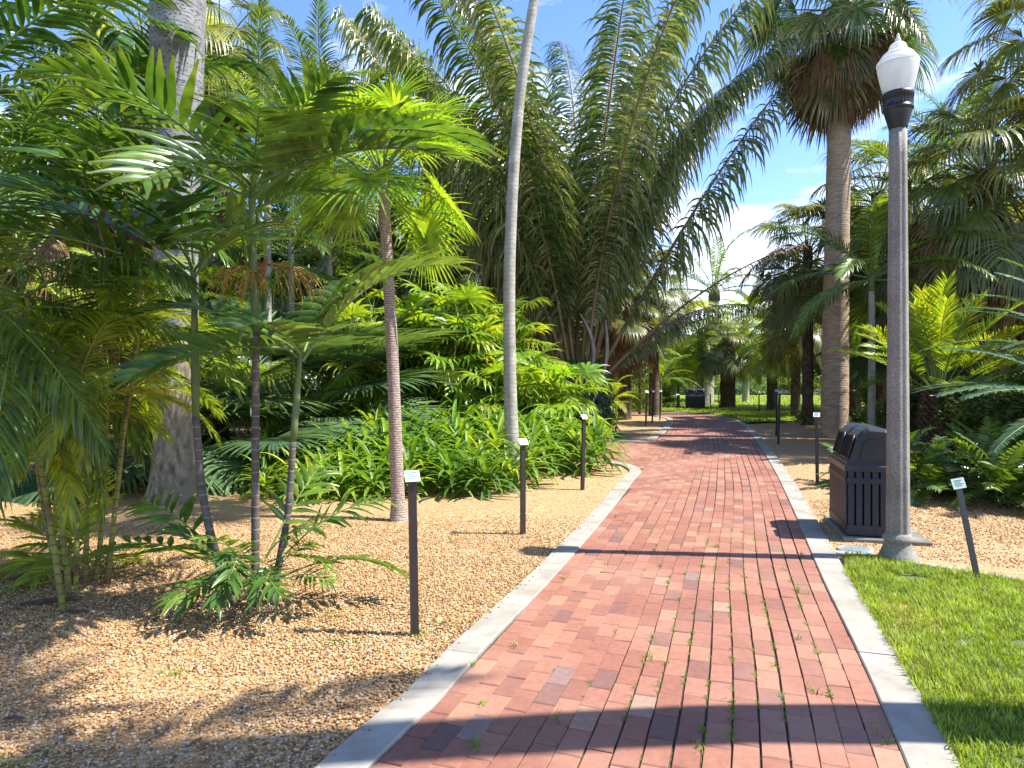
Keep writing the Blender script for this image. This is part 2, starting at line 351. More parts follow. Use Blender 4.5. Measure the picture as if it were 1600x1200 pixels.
def trunk(root, pts, radii, mat, ns=16, name='trunk', rough=.015, seed=0, sub=5):
    """smooth trunk through the local points"""
    P = [Vector(p) for p in pts]; out_p = []; out_r = []
    for i in range(len(P) - 1):
        p0 = P[max(i - 1, 0)]; p1 = P[i]; p2 = P[i + 1]; p3 = P[min(i + 2, len(P) - 1)]
        for j in range(sub):
            t = j / sub
            out_p.append(.5 * ((2 * p1) + (p2 - p0) * t + (2 * p0 - 5 * p1 + 4 * p2 - p3) * t * t + (3 * p1 - p0 - 3 * p2 + p3) * t ** 3))
            out_r.append(radii[i] + (radii[i + 1] - radii[i]) * t)
    out_p.append(P[-1]); out_r.append(radii[-1])
    a = Acc(); tube(a, out_p, out_r, ns, 0, .5, True, rough, seed)
    return obj(name, a.mesh(name, [mat]), root)

# species ------------------------------------------------------------
S = {}
S['clump'] = Species(lambda e, s: pinnate(s, 1.32, e, 60 if e > 30 else 40, 15, .50, .072, pet=.22, a0=76, a1=30, vee=22, droop=.38, seg=5, fold=.30, rr=.011, mats=('clump', 'rach_g'), end_len=.62, base_len=.7, wprof=.62, tipw=.10), [82, 62, 42, 22, 2, -20], 2)
S['sprout'] = Species(lambda e, s: pinnate(s, .62, e, 50, 8, .24, .040, pet=.35, a0=60, a1=28, vee=10, droop=.4, seg=4, rr=.005, mats=('clump', 'rach_g'), end_len=.7, base_len=.8, wprof=.62, tipw=.1), [75, 50, 25, 0], 2)
S['areca'] = Species(lambda e, s: pinnate(s, 1.25, e, 68, 40, .38, .024, pet=.18, a0=62, a1=22, vee=26, droop=.8, seg=4, rr=.009, mats=('yellow', 'rach_y'), end_len=.5), [80, 58, 36, 12, -12], 2)
S['arecag'] = Species(lambda e, s: pinnate(s, 1.35, e, 60 if e > 0 else 40, 44, .42, .022, pet=.15, a0=62, a1=24, vee=8, droop=1.3, seg=5, rr=.009, mats=('mid', 'rach_g'), end_len=.5, plum=12), [75, 50, 25, 0, -30, -50], 2)
S['arecasp'] = Species(lambda e, s: pinnate(s, .6, e, 45, 12, .26, .028, pet=.25, a0=58, a1=25, vee=20, droop=.4, seg=3, rr=.005, mats=('yellow', 'rach_y'), end_len=.6), [75, 50, 25, 0], 1)
S['thatch'] = Species(lambda e, s: fan(s, .62, .62, e, 30, 34, 290, .30, .30, ('lime', 'rach_g'), .1, .3, .008, 5, 1.25), [85, 65, 45, 20, -5, -35], 2)
S['attalea'] = Species(lambda e, s: pinnate(s, 10.2, e + (6 if e == 57 else 0), {86: 40, 78: 52, 68: 34, 57: 12, 44: 62, 28: 75, 10: 60}[e], 200, 1.35, .060, pet=.17, a0=82, a1=50, vee=-4, droop=2.7, seg=6, fold=.25, plum=34, rr=.055, mats=('olive', 'rach_t'), end_len=.5, base_len=.22, drop=.03, pw=1.7), [86, 78, 68, 57, 44, 28, 10], 2)
S['attdead'] = Species(lambda e, s: pinnate(s, 7.2, e, 28, 95, .62, .03, pet=.16, a0=55, a1=30, vee=0, droop=1.8, seg=4, fold=.25, plum=40, rr=.05, mats=('tan', 'rach_t'), end_len=.5, drop=.25), [45, -60], 1)
S['sabal'] = Species(lambda e, s: fan(s, 1.0, 1.0, e, 75, 46, 255, .42, 1.15, ('sabalm', 'rach_g'), .6, .3, .014, 6, 1.0), [80, 58, 38, 15, -8, -32, -58], 2)
S['sabaly'] = Species(lambda e, s: fan(s, .9, .85, e, 60, 38, 250, .40, .8, ('yellow', 'rach_g'), .5, .3, .014, 5, 1.0), [75, 45, 18, -10, -40], 1)
S['washy'] = Species(lambda e, s: fan(s, 1.25, 1.15, e, 55, 44, 240, .45, 1.1, ('olive', 'rach_g'), .3, .3, .018, 6, 1.0), [80, 58, 36, 12, -14, -40, -62], 2)
S['skirt'] = Species(lambda e, s: fan(s, .9, 1.2, e, 18, 30, 120, .35, 1.7, ('brown', 'rach_t'), .3, .5, .016, 5, 1.0, 10, cup=.6), [-38, -55, -72, -84], 2)
S['feather'] = Species(lambda e, s: pinnate(s, 3.0, e, 62, 62, .55, .034, pet=.15, a0=60, a1=26, vee=22, droop=.7, seg=4, plum=14, rr=.022, mats=('mid', 'rach_g')), [82, 60, 38, 15, -15], 2)
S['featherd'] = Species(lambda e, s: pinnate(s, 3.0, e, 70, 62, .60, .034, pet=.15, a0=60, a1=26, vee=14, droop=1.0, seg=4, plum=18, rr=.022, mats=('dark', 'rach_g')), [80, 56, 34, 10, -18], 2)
S['broad'] = Species(lambda e, s: pinnate(s, 2.3, e, 62, 24, .70, .075, pet=.16, a0=62, a1=26, vee=15, droop=.7, seg=5, rr=.018, mats=('clump', 'rach_g'), end_len=.6, wprof=.65, tipw=.08), [80, 58, 35, 10, -18], 2)
S['bigfan'] = Species(lambda e, s: fan(s, 1.3, 1.25, e, 20, 56, 230, .62, .28, ('blue', 'rach_g'), .2, .35, .02, 6, 1.0, 20, .15), [70, 50, 30, 12], 2)
S['darkfan'] = Species(lambda e, s: fan(s, .9, 1.2, e, 25, 56, 210, .6, .35, ('blue', 'rach_g'), .2, .35, .02, 6, 1.0, 25, .15), [65, 40, 15, -10], 2)
S['rhapis'] = Species(lambda e, s: fan(s, .34, .42, e, 30, 13, 240, .06, .45, ('lime', 'rach_g'), 0, .3, .004, 5, 11.0, 20, .2), [75, 45, 20, -5, -30], 2)
S['rhapisy'] = Species(lambda e, s: fan(s, .34, .44, e, 30, 13, 240, .06, .6, ('yellow', 'rach_y'), 0, .3, .004, 5, 11.0, 20, .2), [60, 20, -20], 2)
S['cycad'] = Species(lambda e, s: pinnate(s, 2.3, e, 48, 96, .27, .034, pet=.12, a0=76, a1=52, vee=14, droop=.35, seg=3, rr=.017, mats=('blue', 'rach_g'), fold=.2, end_len=.35), [66, 45, 26, 8], 2)
S['fish'] = Species(lambda e, s: pinnate(s, 1.9, e, 38, 44, .42, .03, pet=.34, a0=58, a1=30, vee=30, droop=.35, seg=3, rr=.014, mats=('yellow', 'rach_g'), fold=.2, end_len=.5), [84, 70, 55, 38, 20], 2)
S['small'] = Species(lambda e, s: pinnate(s, 2.5, e, 62, 46, .50, .036, pet=.14, a0=60, a1=26, vee=20, droop=.8, seg=4, rr=.016, mats=('mid', 'rach_g')), [78, 56, 34, 14, -8], 2)
S['zamia'] = Species(lambda e, s: pinnate(s, 1.15, e, 46, 15, .23, .070, pet=.2, a0=70, a1=45, vee=8, droop=.3, seg=4, rr=.008, mats=('zamia', 'rach_g'), fold=.2, end_len=.7, base_len=.8, wprof=.7), [75, 52, 30, 10], 3)
M['zamia'] = G('dark_broad_leaf', [(.02, .055, .014), (.04, .10, .02), (.075, .155, .026), (.18, .26, .035)], .3, .34, tip=(.14, .14, .03), spec=.6)
# ------------------------------------------------------------------ the setting: paths, kerbs, gravel, lawns
def smooth(ctrl, step=.1):
    P = [Vector((x, y, 0)) for x, y in ctrl]; o = []
    P = [P[0] * 2 - P[1]] + P + [P[-1] * 2 - P[-2]]
    for i in range(1, len(P) - 2):
        p0, p1, p2, p3 = P[i - 1:i + 3]; n = max(2, int((p2 - p1).length / step))
        for j in range(n):
            t = j / n; o.append(.5 * ((2 * p1) + (p2 - p0) * t + (2 * p0 - 5 * p1 + 4 * p2 - p3) * t * t + (3 * p1 - p0 - 3 * p2 + p3) * t ** 3))
    o.append(P[-2]); return o
def resample(pts, step):
    o = [pts[0].copy()]; acc_ = 0; 
    for a, b in zip(pts, pts[1:]):
        d = (b - a).length
        while acc_ + d >= step:
            f = (step - acc_) / d; a = a.lerp(b, f); o.append(a.copy()); d = (b - a).length; acc_ = 0
        acc_ += d
    return o
def normals(pts):
    o = []
    for i in range(len(pts)):
        t = (pts[min(i + 1, len(pts) - 1)] - pts[max(i - 1, 0)]).normalized(); o.append(Vector((-t.y, t.x, 0)))   # left of travel
    return o
edgeR = resample(smooth([(.0, -1.5), (1.47, 2.54), (2.26, 5.0), (3.04, 7.37), (3.98, 10.3), (5.1, 14.0), (6.25, 18.0), (7.05, 21), (7.65, 24), (7.5, 26.7), (6.3, 28.3), (4, 28.9), (0, 29), (-6, 29)]), .1)
nR = normals(edgeR)
edgeL1 = resample(smooth([(-1.98, -1.5), (-.53, 2.54), (-.335, 3.03), (-.106, 3.77), (.318, 5.0), (1.057, 7.37), (1.74, 9.7), (1.99, 10.5), (2.02, 11.0), (1.93, 11.45), (1.65, 11.8), (1.05, 12.15), (.35, 13.1), (-.6, 14.7), (-2.5, 15.7), (-13, 16.2)]), .1)
edgeL2 = resample(smooth([(-13, 19.2), (-3, 18.7), (-.6, 17.6), (.5, 16.2), (1.5, 15.6), (2.4, 15.45), (3.05, 15.75), (3.5, 16.5), (4.25, 18.7), (5.0, 21.3), (5.65, 24.2), (5.4, 26.0), (4.4, 26.75), (3, 26.9), (-6, 27)]), .1)
path_poly = [p.copy() for p in edgeR] + [p.copy() for p in reversed(edgeL2)] + [p.copy() for p in reversed(edgeL1)]
PX = np.array([p.x for p in path_poly]); PY = np.array([p.y for p in path_poly])
def inside(x, y, X=PX, Y=PY):
    x = np.asarray(x, dtype=float); y = np.asarray(y, dtype=float); c = np.zeros(x.shape, dtype=bool); j = len(X) - 1
    for i in range(len(X)):
        if (Y[i] != Y[j]):
            m = ((Y[i] > y) != (Y[j] > y)) & (x < (X[j] - X[i]) * (y - Y[i]) / (Y[j] - Y[i]) + X[i]); c ^= m
        j = i
    return c

# bricks: one mesh, every brick its own box laid along the path
bw, bl, gap = .1045, .206, .0045
rb = random.Random(5); acc = Acc()
def rpos(s, o):
    x = s / .1; i = int(x); i = max(0, min(i, len(edgeR) - 2)); f = x - i
    p = edgeR[i].lerp(edgeR[i + 1], f); n = nR[i].lerp(nR[i + 1], f).normalized(); return p + n * o
Smax = (len(edgeR) - 2) * .1
cand = []
for k in range(-1, 150):
    s0 = -rb.random() * bl if k % 2 else -bl * rb.uniform(.4, .6)
    lo, hi = (0, Smax) if k < 21 else (10.5, 19.5)
    wob = rb.uniform(-.002, .002); s = s0
    while s < hi:
        L_ = bl * rb.uniform(.985, 1.015)
        if s > lo: cand.append((k, s, L_, wob))
        s += L_
cen = [rpos(s + L_ / 2, (k + .5) * bw) for k, s, L_, _ in cand]
ok = inside([c.x for c in cen], [c.y for c in cen])
shift = lambda s, k: .012 * math.sin(s * .9 + k * .35) * min(1, abs(k) / 3)
for (k, s, L_, wob), o_ in zip(cand, ok):
    if not o_: 
        continue
    far = s > 17
    g = gap * (rb.uniform(.7, 1.6) if k < 11 else rb.uniform(.45, 1.0)); ge = rb.uniform(.0012, .003)
    o0 = k * bw + g / 2 + wob; o1 = (k + 1) * bw - g / 2 + wob
    dz = rb.uniform(-.0022, .0012); tl = rb.uniform(-.0014, .0014); tk = rb.uniform(-.0008, .0008)
    j = rb.uniform(-.0015, .0015)
    c4 = [rpos(s + ge, o0 + shift(s, k) + j), rpos(s + ge, o1 + shift(s, k) + j), rpos(s + L_ - ge, o1 + shift(s + L_, k) - j), rpos(s + L_ - ge, o0 + shift(s + L_, k) - j)]
    cc = (c4[0] + c4[1] + c4[2] + c4[3]) / 4; rnd = rb.random()
    top = []; bot = []
    for q, (c, a, b) in enumerate(zip(c4, (1, 1, -1, -1), (-1, 1, 1, -1))):
        z = dz + tl * a + tk * b; d = (cc - c); d.z = 0; d = d.normalized() * .0055
        bot.append(Vector((c.x, c.y, z - .0045))); top.append(Vector((c.x + d.x, c.y + d.y, z)))
    low = [Vector((v.x, v.y, -.03)) for v in bot]
    # clockwise-to-counter: offsets grow to the left of travel
    vsb = top + bot + low
    fs = [(3, 2, 1, 0)] + [(4 + i, i, (i + 1) % 4, 4 + (i + 1) % 4) for i in range(4)]
    if not far: fs += [(8 + i, 4 + i, 4 + (i + 1) % 4, 8 + (i + 1) % 4) for i in range(4)]
    acc.add(vsb, fs, (rnd, rb.random()))
m, t, o = newmat('brick_pavers'); l = t.links.new
uv = N(t, 'ShaderNodeUVMap'); sp = N(t, 'ShaderNodeSeparateXYZ'); l(uv.outputs[0], sp.inputs[0])
r = ramp(t, [(0, (.14, .085, .08)), (.025, (.18, .09, .075)), (.08, (.225, .097, .07)), (.35, (.255, .107, .072)), (.6, (.28, .122, .082)), (.86, (.305, .142, .096)), (.96, (.33, .175, .105)), (.99, (.31, .20, .145)), (1, (.20, .13, .12))]); l(sp.outputs[0], r.inputs[0])
geo = N(t, 'ShaderNodeNewGeometry')
nz = N(t, 'ShaderNodeTexNoise', i_Scale=26.0, i_Detail=5.0, i_Roughness=.65); l(geo.outputs['Position'], nz.inputs[0])
mr = N(t, 'ShaderNodeMapRange'); mr.inputs[1].default_value = .3; mr.inputs[2].default_value = .7; mr.inputs[3].default_value = .82; mr.inputs[4].default_value = 1.16; l(nz.outputs[0], mr.inputs[0])
mul = N(t, 'ShaderNodeVectorMath', operation='SCALE'); l(r.outputs[0], mul.inputs[0]); l(mr.outputs[0], mul.inputs['Scale'])
nb = N(t, 'ShaderNodeTexNoise', i_Scale=1.1, i_Detail=4.0); l(geo.outputs['Position'], nb.inputs[0])          # dusty wear
dr_ = ramp(t, [(.45, (0, 0, 0)), (.7, (.38, .38, .38))]); l(nb.outputs[0], dr_.inputs[0])
mm = N(t, 'ShaderNodeMixRGB'); l(dr_.outputs[0], mm.inputs[0]); l(mul.outputs[0], mm.inputs[1]); mm.inputs[2].default_value = (.42, .25, .175, 1)
fsp = N(t, 'ShaderNodeTexNoise', i_Scale=330.0, i_Detail=2.0); l(geo.outputs['Position'], fsp.inputs[0])
bp = N(t, 'ShaderNodeBump'); bp.inputs['Strength'].default_value = .35; bp.inputs['Distance'].default_value = .002
ad = N(t, 'ShaderNodeMath', operation='ADD'); l(fsp.outputs[0], ad.inputs[0]); l(nz.outputs[0], ad.inputs[1]); l(ad.outputs[0], bp.inputs['Height'])
p = N(t, 'ShaderNodeBsdfPrincipled'); p.inputs['Roughness'].default_value = .72; p.inputs['Specular IOR Level'].default_value = .35
l(mm.outputs[0], p.inputs['Base Color']); l(bp.outputs[0], p.inputs['Normal']); l(p.outputs[0], o.inputs[0]); M['brick'] = m
bme = acc.mesh('brick_path', [M['brick']], smooth=False)
brick = tag(obj('brick_path', bme), kind='structure')

def poly_sheet(name, pts, z, mat, top_tris=True):
    """flat sheet over an outline"""
    import bmesh
    bm = bmesh.new(); vs_ = [bm.verts.new((p[0], p[1], z)) for p in pts]; bm.faces.new(vs_); bmesh.ops.triangulate(bm, faces=bm.faces[:])
    bmesh.ops.recalc_face_normals(bm, faces=bm.faces[:])
    if bm.faces and sum(f.normal.z for f in bm.faces) < 0: bmesh.ops.reverse_faces(bm, faces=bm.faces[:])
    me = bpy.data.meshes.new(name); bm.to_mesh(me); bm.free(); me.materials.append(mat)
    return tag(obj(name, me), kind='structure')
M['joint'] = surf_mat('sandy_joint_soil', [(.03, .022, .016), (.075, .055, .035), (.12, .10, .05)], 60, .95, .4)

# concrete kerbs
M['kerb'] = surf_mat('concrete_kerb', [(.22, .205, .17), (.31, .29, .245), (.37, .35, .30)], 3.5, .85, .25, spots=(70, .66, (.17, .155, .125)), blotch=(1.7, .58, (.26, .235, .185)), detail=8)
def kerb(name, edge, side, width, z=.012, seglen=1.8, mat='kerb'):
    acc = Acc(); n = normals(edge); L_ = int(seglen / .1); i = 0; r_ = random.Random(len(edge))
    while i < len(edge) - 2:
        j = min(i + L_, len(edge) - 1); pts = edge[i:j + 1]; nn = n[i:j + 1]; dz = r_.uniform(-.002, .002)
        pr = [(0, -.06), (0, z - .006), (.006, z), (width - .006, z), (width, z - .006), (width, -.06)]
        V_ = []
        for q, (p_, n_) in enumerate(zip(pts, nn)):
            tt = Vector((n_.y, -n_.x, 0)); e = .003 if q == 0 else (-.003 if q == len(pts) - 1 else 0)
            for a, b in pr:
                v = p_ + n_ * side * a + tt * e; V_.append(Vector((v.x, v.y, b + dz)))
        k = len(pr); fs = []
        for q in range(len(pts) - 1):
            for u in range(k - 1):
                f = (q * k + u, q * k + u + 1, (q + 1) * k + u + 1, (q + 1) * k + u)
                fs.append(f if side < 0 else f[::-1])
        fs.append(tuple(range(k))); fs.append(tuple((len(pts) - 1) * k + u for u in range(k)))
        acc.add(V_, fs, (.5, .5)); i = j
    return tag(obj(name, acc.mesh(name, [M[mat]], smooth=False)), kind='structure')
kerb('kerb', edgeR, -1, .19)
kerb('kerb', edgeL1, 1, .185)
kerb('kerb', edgeL2, 1, .19)
border = resample(smooth([(2.63, 5.62), (2.95, 5.43), (3.2, 5.2), (3.45, 4.98), (3.7, 4.75), (4.6, 4.2), (6, 3.6)]), .1)
kerb('lawn_border', border, 1, .09, z=.016, seglen=1.2)

# gravel
m, t, o = newmat('pea_gravel'); l = t.links.new
geo = N(t, 'ShaderNodeNewGeometry')
GST = [(0, (.10, .06, .03)), (.12, (.20, .11, .045)), (.3, (.34, .18, .065)), (.5, (.42, .245, .095)), (.7, (.48, .305, .135)), (.88, (.52, .37, .20)), (.97, (.56, .49, .38)), (1, (.24, .21, .18))]
vo = N(t, 'ShaderNodeTexVoronoi', i_Scale=72.0); l(geo.outputs['Position'], vo.inputs['Vector'])
vs2 = N(t, 'ShaderNodeSeparateColor'); l(vo.outputs['Color'], vs2.inputs[0]); r = ramp(t, GST); l(vs2.outputs[0], r.inputs[0])
big = N(t, 'ShaderNodeTexNoise', i_Scale=.8, i_Detail=5.0); l(geo.outputs['Position'], big.inputs[0])
br = ramp(t, [(.4, (0, 0, 0)), (.68, (.5, .5, .5))]); l(big.outputs[0], br.inputs[0])
mm = N(t, 'ShaderNodeMixRGB'); l(br.outputs[0], mm.inputs[0]); l(r.outputs[0], mm.inputs[1]); mm.inputs[2].default_value = (.40, .235, .10, 1)
vd = ramp(t, [(.0, (1, 1, 1)), (.35, (.9, .9, .9)), (.75, (.35, .35, .35))]); l(vo.outputs['Distance'], vd.inputs[0])
bp = N(t, 'ShaderNodeBump'); bp.inputs['Strength'].default_value = .9; bp.inputs['Distance'].default_value = .006; l(vd.outputs[0], bp.inputs['Height'])
p = N(t, 'ShaderNodeBsdfPrincipled'); p.inputs['Roughness'].default_value = .75; l(mm.outputs[0], p.inputs['Base Color']); l(bp.outputs[0], p.inputs['Normal']); l(p.outputs[0], o.inputs[0]); M['gravel'] = m
gx = np.arange(-15, 22.01, .13); gy = np.arange(-1.5, 33.6, .13); XX, YY = np.meshgrid(gx, gy); 
ins = inside(XX.ravel(), YY.ravel()).reshape(XX.shape)
near_in = ins.copy()
for dx, dy in ((.2, 0), (-.2, 0), (0, .2), (0, -.2), (.15, .15), (-.15, .15), (.15, -.15), (-.15, -.15)): near_in |= inside((XX + dx).ravel(), (YY + dy).ravel()).reshape(XX.shape)
ZZ = np.zeros_like(XX)
for i in range(XX.shape[0]):
    for j in range(XX.shape[1]): ZZ[i, j] = -.008 + .03 * mnoise.noise((XX[i, j] * .7, YY[i, j] * .7, 3.1)) + .008 * mnoise.noise((XX[i, j] * 2.6, YY[i, j] * 2.6, 1.1))
ZZ = np.where(near_in, -.035, np.clip(ZZ, -.022, .03))
nx, ny = XX.shape[1], XX.shape[0]
lawnmask = lambda x, y: False
Vg = np.stack([XX.ravel(), YY.ravel(), ZZ.ravel()], 1); ii = (np.arange(ny - 1)[:, None] * nx + np.arange(nx - 1)[None]).ravel()
Fg = np.stack([ii, ii + 1, ii + nx + 1, ii + nx], 1)
me = bpy.data.meshes.new('gravel_bed'); me.from_pydata(Vg.tolist(), [], Fg.tolist()); me.materials.append(M['gravel']); me.polygons.foreach_set('use_smooth', np.ones(len(Fg), bool))
tag(obj('gravel_bed', me), kind='structure')
anyin = ins[:-1, :-1] | ins[1:, :-1] | ins[:-1, 1:] | ins[1:, 1:]
Fb = Fg[anyin.ravel()]; used = np.unique(Fb); remap = np.full(len(Vg), -1); remap[used] = np.arange(len(used)); Vb = Vg[used].copy(); Vb[:, 2] = -.011
me = bpy.data.meshes.new('path_bed'); me.from_pydata(Vb.tolist(), [], remap[Fb].tolist()); me.materials.append(M['joint']); tag(obj('path_bed', me), kind='structure')
def gz(x, y):
    j = min(max(int((x + 15) / .13), 0), nx - 1); i = min(max(int((y + 1.5) / .13), 0), ny - 1); return float(ZZ[i, j])

# lawns and far ground
def grass_ground(name, c):
    m, t, o = newmat(name); l = t.links.new; geo = N(t, 'ShaderNodeNewGeometry')
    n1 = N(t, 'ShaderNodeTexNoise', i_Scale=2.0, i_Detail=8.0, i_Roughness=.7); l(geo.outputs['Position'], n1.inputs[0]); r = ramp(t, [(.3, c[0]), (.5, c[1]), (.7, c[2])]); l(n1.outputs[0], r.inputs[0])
    n2 = N(t, 'ShaderNodeTexNoise', i_Scale=60.0, i_Detail=4.0); l(geo.outputs['Position'], n2.inputs[0])
    b = N(t, 'ShaderNodeBump'); b.inputs['Strength'].default_value = .8; b.inputs['Distance'].default_value = .03; l(n2.outputs[0], b.inputs['Height'])
    p = N(t, 'ShaderNodeBsdfPrincipled'); p.inputs['Roughness'].default_value = .8; l(r.outputs[0], p.inputs['Base Color']); l(b.outputs[0], p.inputs['Normal']); l(p.outputs[0], o.inputs[0]); return m
M['lawnfar'] = grass_ground('far_lawn_grass', [(.15, .22, .03), (.22, .30, .04), (.29, .36, .06)])
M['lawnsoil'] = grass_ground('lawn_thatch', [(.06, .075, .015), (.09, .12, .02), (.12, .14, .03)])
M['soil'] = grass_ground('garden_soil', [(.05, .055, .02), (.09, .08, .035), (.14, .11, .06)])
poly_sheet('ground', [(-500, -60), (500, -60), (500, 900), (-500, 900)], -.09, M['soil'])
lawn_near_poly = [(e.x + .175 * .94, e.y - .055) for e in edgeR[22:72:4]] + [(b.x, b.y) for b in border[1::3]] + [(7, 3.2), (7, .2)]
lawn_near_poly = [q for q in lawn_near_poly]
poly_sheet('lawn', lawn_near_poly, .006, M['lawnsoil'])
strip_poly = [(4.2, 29.2), (6.5, 28.6), (7.7, 27), (7.9, 24), (7.4, 21.6), (9.5, 22.3), (14, 24.5), (19, 28), (13, 30.8), (3.5, 31)]
poly_sheet('lawn', strip_poly, .036, M['lawnfar'])
poly_sheet('lawn', [(-40, 33.4), (60, 33.4), (75, 60), (-50, 60)], .01, M['lawnfar'])

def scatter(name, tv, tf, pos, yaw, scl, rnd, mats, alongs=None, tilt=None, smooth_=True, uvv=None):
    """bake many copies of a small template into one mesh with numpy"""
    tv = np.array(tv, float); tf = np.array(tf, int); n = len(pos); k = len(tv)
    scl = np.asarray(scl, float); scl = scl if scl.ndim == 2 else np.repeat(scl[:, None], 3, 1)
    V = tv[None] * scl[:, None, :]
    if tilt is not None:
        c, s = np.cos(tilt)[:, None], np.sin(tilt)[:, None]; y = V[:, :, 1] * c - V[:, :, 2] * s; z = V[:, :, 1] * s + V[:, :, 2] * c; V[:, :, 1] = y; V[:, :, 2] = z
    c, s = np.cos(yaw)[:, None], np.sin(yaw)[:, None]
    x = V[:, :, 0] * c - V[:, :, 1] * s; y = V[:, :, 0] * s + V[:, :, 1] * c; V[:, :, 0] = x; V[:, :, 1] = y
    V += np.asarray(pos)[:, None, :]
    F = (tf[None] + (np.arange(n) * k)[:, None, None]).reshape(-1, tf.shape[1])
    me = bpy.data.meshes.new(name); nf = len(F); fk = F.shape[1]
    me.vertices.add(n * k); me.vertices.foreach_set('co', V.reshape(-1).astype(np.float32))
    me.loops.add(nf * fk); me.loops.foreach_set('vertex_index', F.reshape(-1).astype(np.int32))
    me.polygons.add(nf); me.polygons.foreach_set('loop_start', (np.arange(nf) * fk).astype(np.int32))
    if smooth_: me.polygons.foreach_set('use_smooth', np.ones(nf, bool))
    for mm_ in mats: me.materials.append(mm_)
    U = np.zeros((n, k, 2), np.float32); U[:, :, 0] = np.asarray(rnd)[:, None]; U[:, :, 1] = (np.zeros(k) if uvv is None else np.array(uvv))[None]
    ul = me.uv_layers.new(name='UVMap'); ul.data.foreach_set('uv', U.reshape(-1, 2)[F.reshape(-1)].ravel())
    me.update(calc_edges=True); me.validate(); return me
nr_ = np.random.default_rng(4)
# loose pebbles over the near gravel
ph = (1 + 5 ** .5) / 2
ico = [(-1, ph, 0), (1, ph, 0), (-1, -ph, 0), (1, -ph, 0), (0, -1, ph), (0, 1, ph), (0, -1, -ph), (0, 1, -ph), (ph, 0, -1), (ph, 0, 1), (-ph, 0, -1), (-ph, 0, 1)]
icf = [(0, 11, 5), (0, 5, 1), (0, 1, 7), (0, 7, 10), (0, 10, 11), (1, 5, 9), (5, 11, 4), (11, 10, 2), (10, 7, 6), (7, 1, 8), (3, 9, 4), (3, 4, 2), (3, 2, 6), (3, 6, 8), (3, 8, 9), (4, 9, 5), (2, 4, 11), (6, 2, 10), (8, 6, 7), (9, 8, 1)]
ico = np.array(ico) / 1.9
def pebble_field(xr, yr, dens, cond):
    n = int((xr[1] - xr[0]) * (yr[1] - yr[0]) * dens); x = nr_.uniform(*xr, n); y = nr_.uniform(*yr, n); k = cond(x, y) & ~inside(x, y); x, y = x[k], y[k]
    for dx, dy in ((.19, 0), (-.19, 0), (.12, -.12), (-.12, .12)):
        q = ~inside(x + dx, y + dy); x, y = x[q], y[q]
    return x, y
x1, y1 = pebble_field((-5.6, 1.6), (1.7, 7.2), 3900, lambda x, y: (x < .2 + .3 * y) & (x > -.82 * y - .4) & (nr_.random(len(x)) < np.clip(1.5 - (y - 2.2) * .28, .12, 1)))
x2, y2 = pebble_field((2.4, 6.5), (4.9, 8.2), 1100, lambda x, y: (x > 2.8) & (y > 5.9 - .32 * (x - 2.3) * 1.6 + .1))
xs = np.concatenate([x1, x2]); ys = np.concatenate([y1, y2]); zs = np.array([gz(a, b) for a, b in zip(xs, ys)])
n = len(xs); sz = nr_.uniform(.0038, .0085, n)
scl = np.stack([sz * nr_.uniform(.8, 1.4, n), sz * nr_.uniform(.8, 1.2, n), sz * nr_.uniform(.55, .9, n)], 1)
m, t, o = newmat('loose_pebble'); l = t.links.new
uv = N(t, 'ShaderNodeUVMap'); sp = N(t, 'ShaderNodeSeparateXYZ'); l(uv.outputs[0], sp.inputs[0]); r = ramp(t, GST); l(sp.outputs[0], r.inputs[0])
p = N(t, 'ShaderNodeBsdfPrincipled'); p.inputs['Roughness'].default_value = .6; l(r.outputs[0], p.inputs['Base Color']); l(p.outputs[0], o.inputs[0])
me = scatter('loose_pebbles', ico, icf, np.stack([xs, ys, zs + sz * .25 + .003], 1), nr_.uniform(0, 6.28, n), scl, nr_.random(n), [m])
tag(obj('loose_pebbles', me), kind='stuff', cat='gravel', label='loose tan, brown and white pea gravel spread over the planting beds')

kx, ky = [], []
for ed, sg in ((edgeL1, 1), (edgeR, -1)):
    nn = normals(ed)
    for _ in range(420):
        i = rb.randrange(20, len(ed) - 60); off = .19 - abs(rb.gauss(0, .035)); 
        if .004 < off < .188 and (sg > 0 or ed[i].y > 5.6): q = ed[i] + nn[i] * sg * off; kx.append(q.x); ky.append(q.y)
n = len(kx); sz = nr_.uniform(.003, .0065, n)
me = scatter('spilled_pebbles', ico, icf, np.stack([kx, ky, np.full(n, .0135) + sz * .5], 1), nr_.uniform(0, 6.28, n), np.stack([sz * 1.2, sz, sz * .8], 1), nr_.random(n), [m])
tag(obj('spilled_pebbles', me), kind='stuff', cat='gravel', label='stray pebbles spilled on the concrete kerbs')

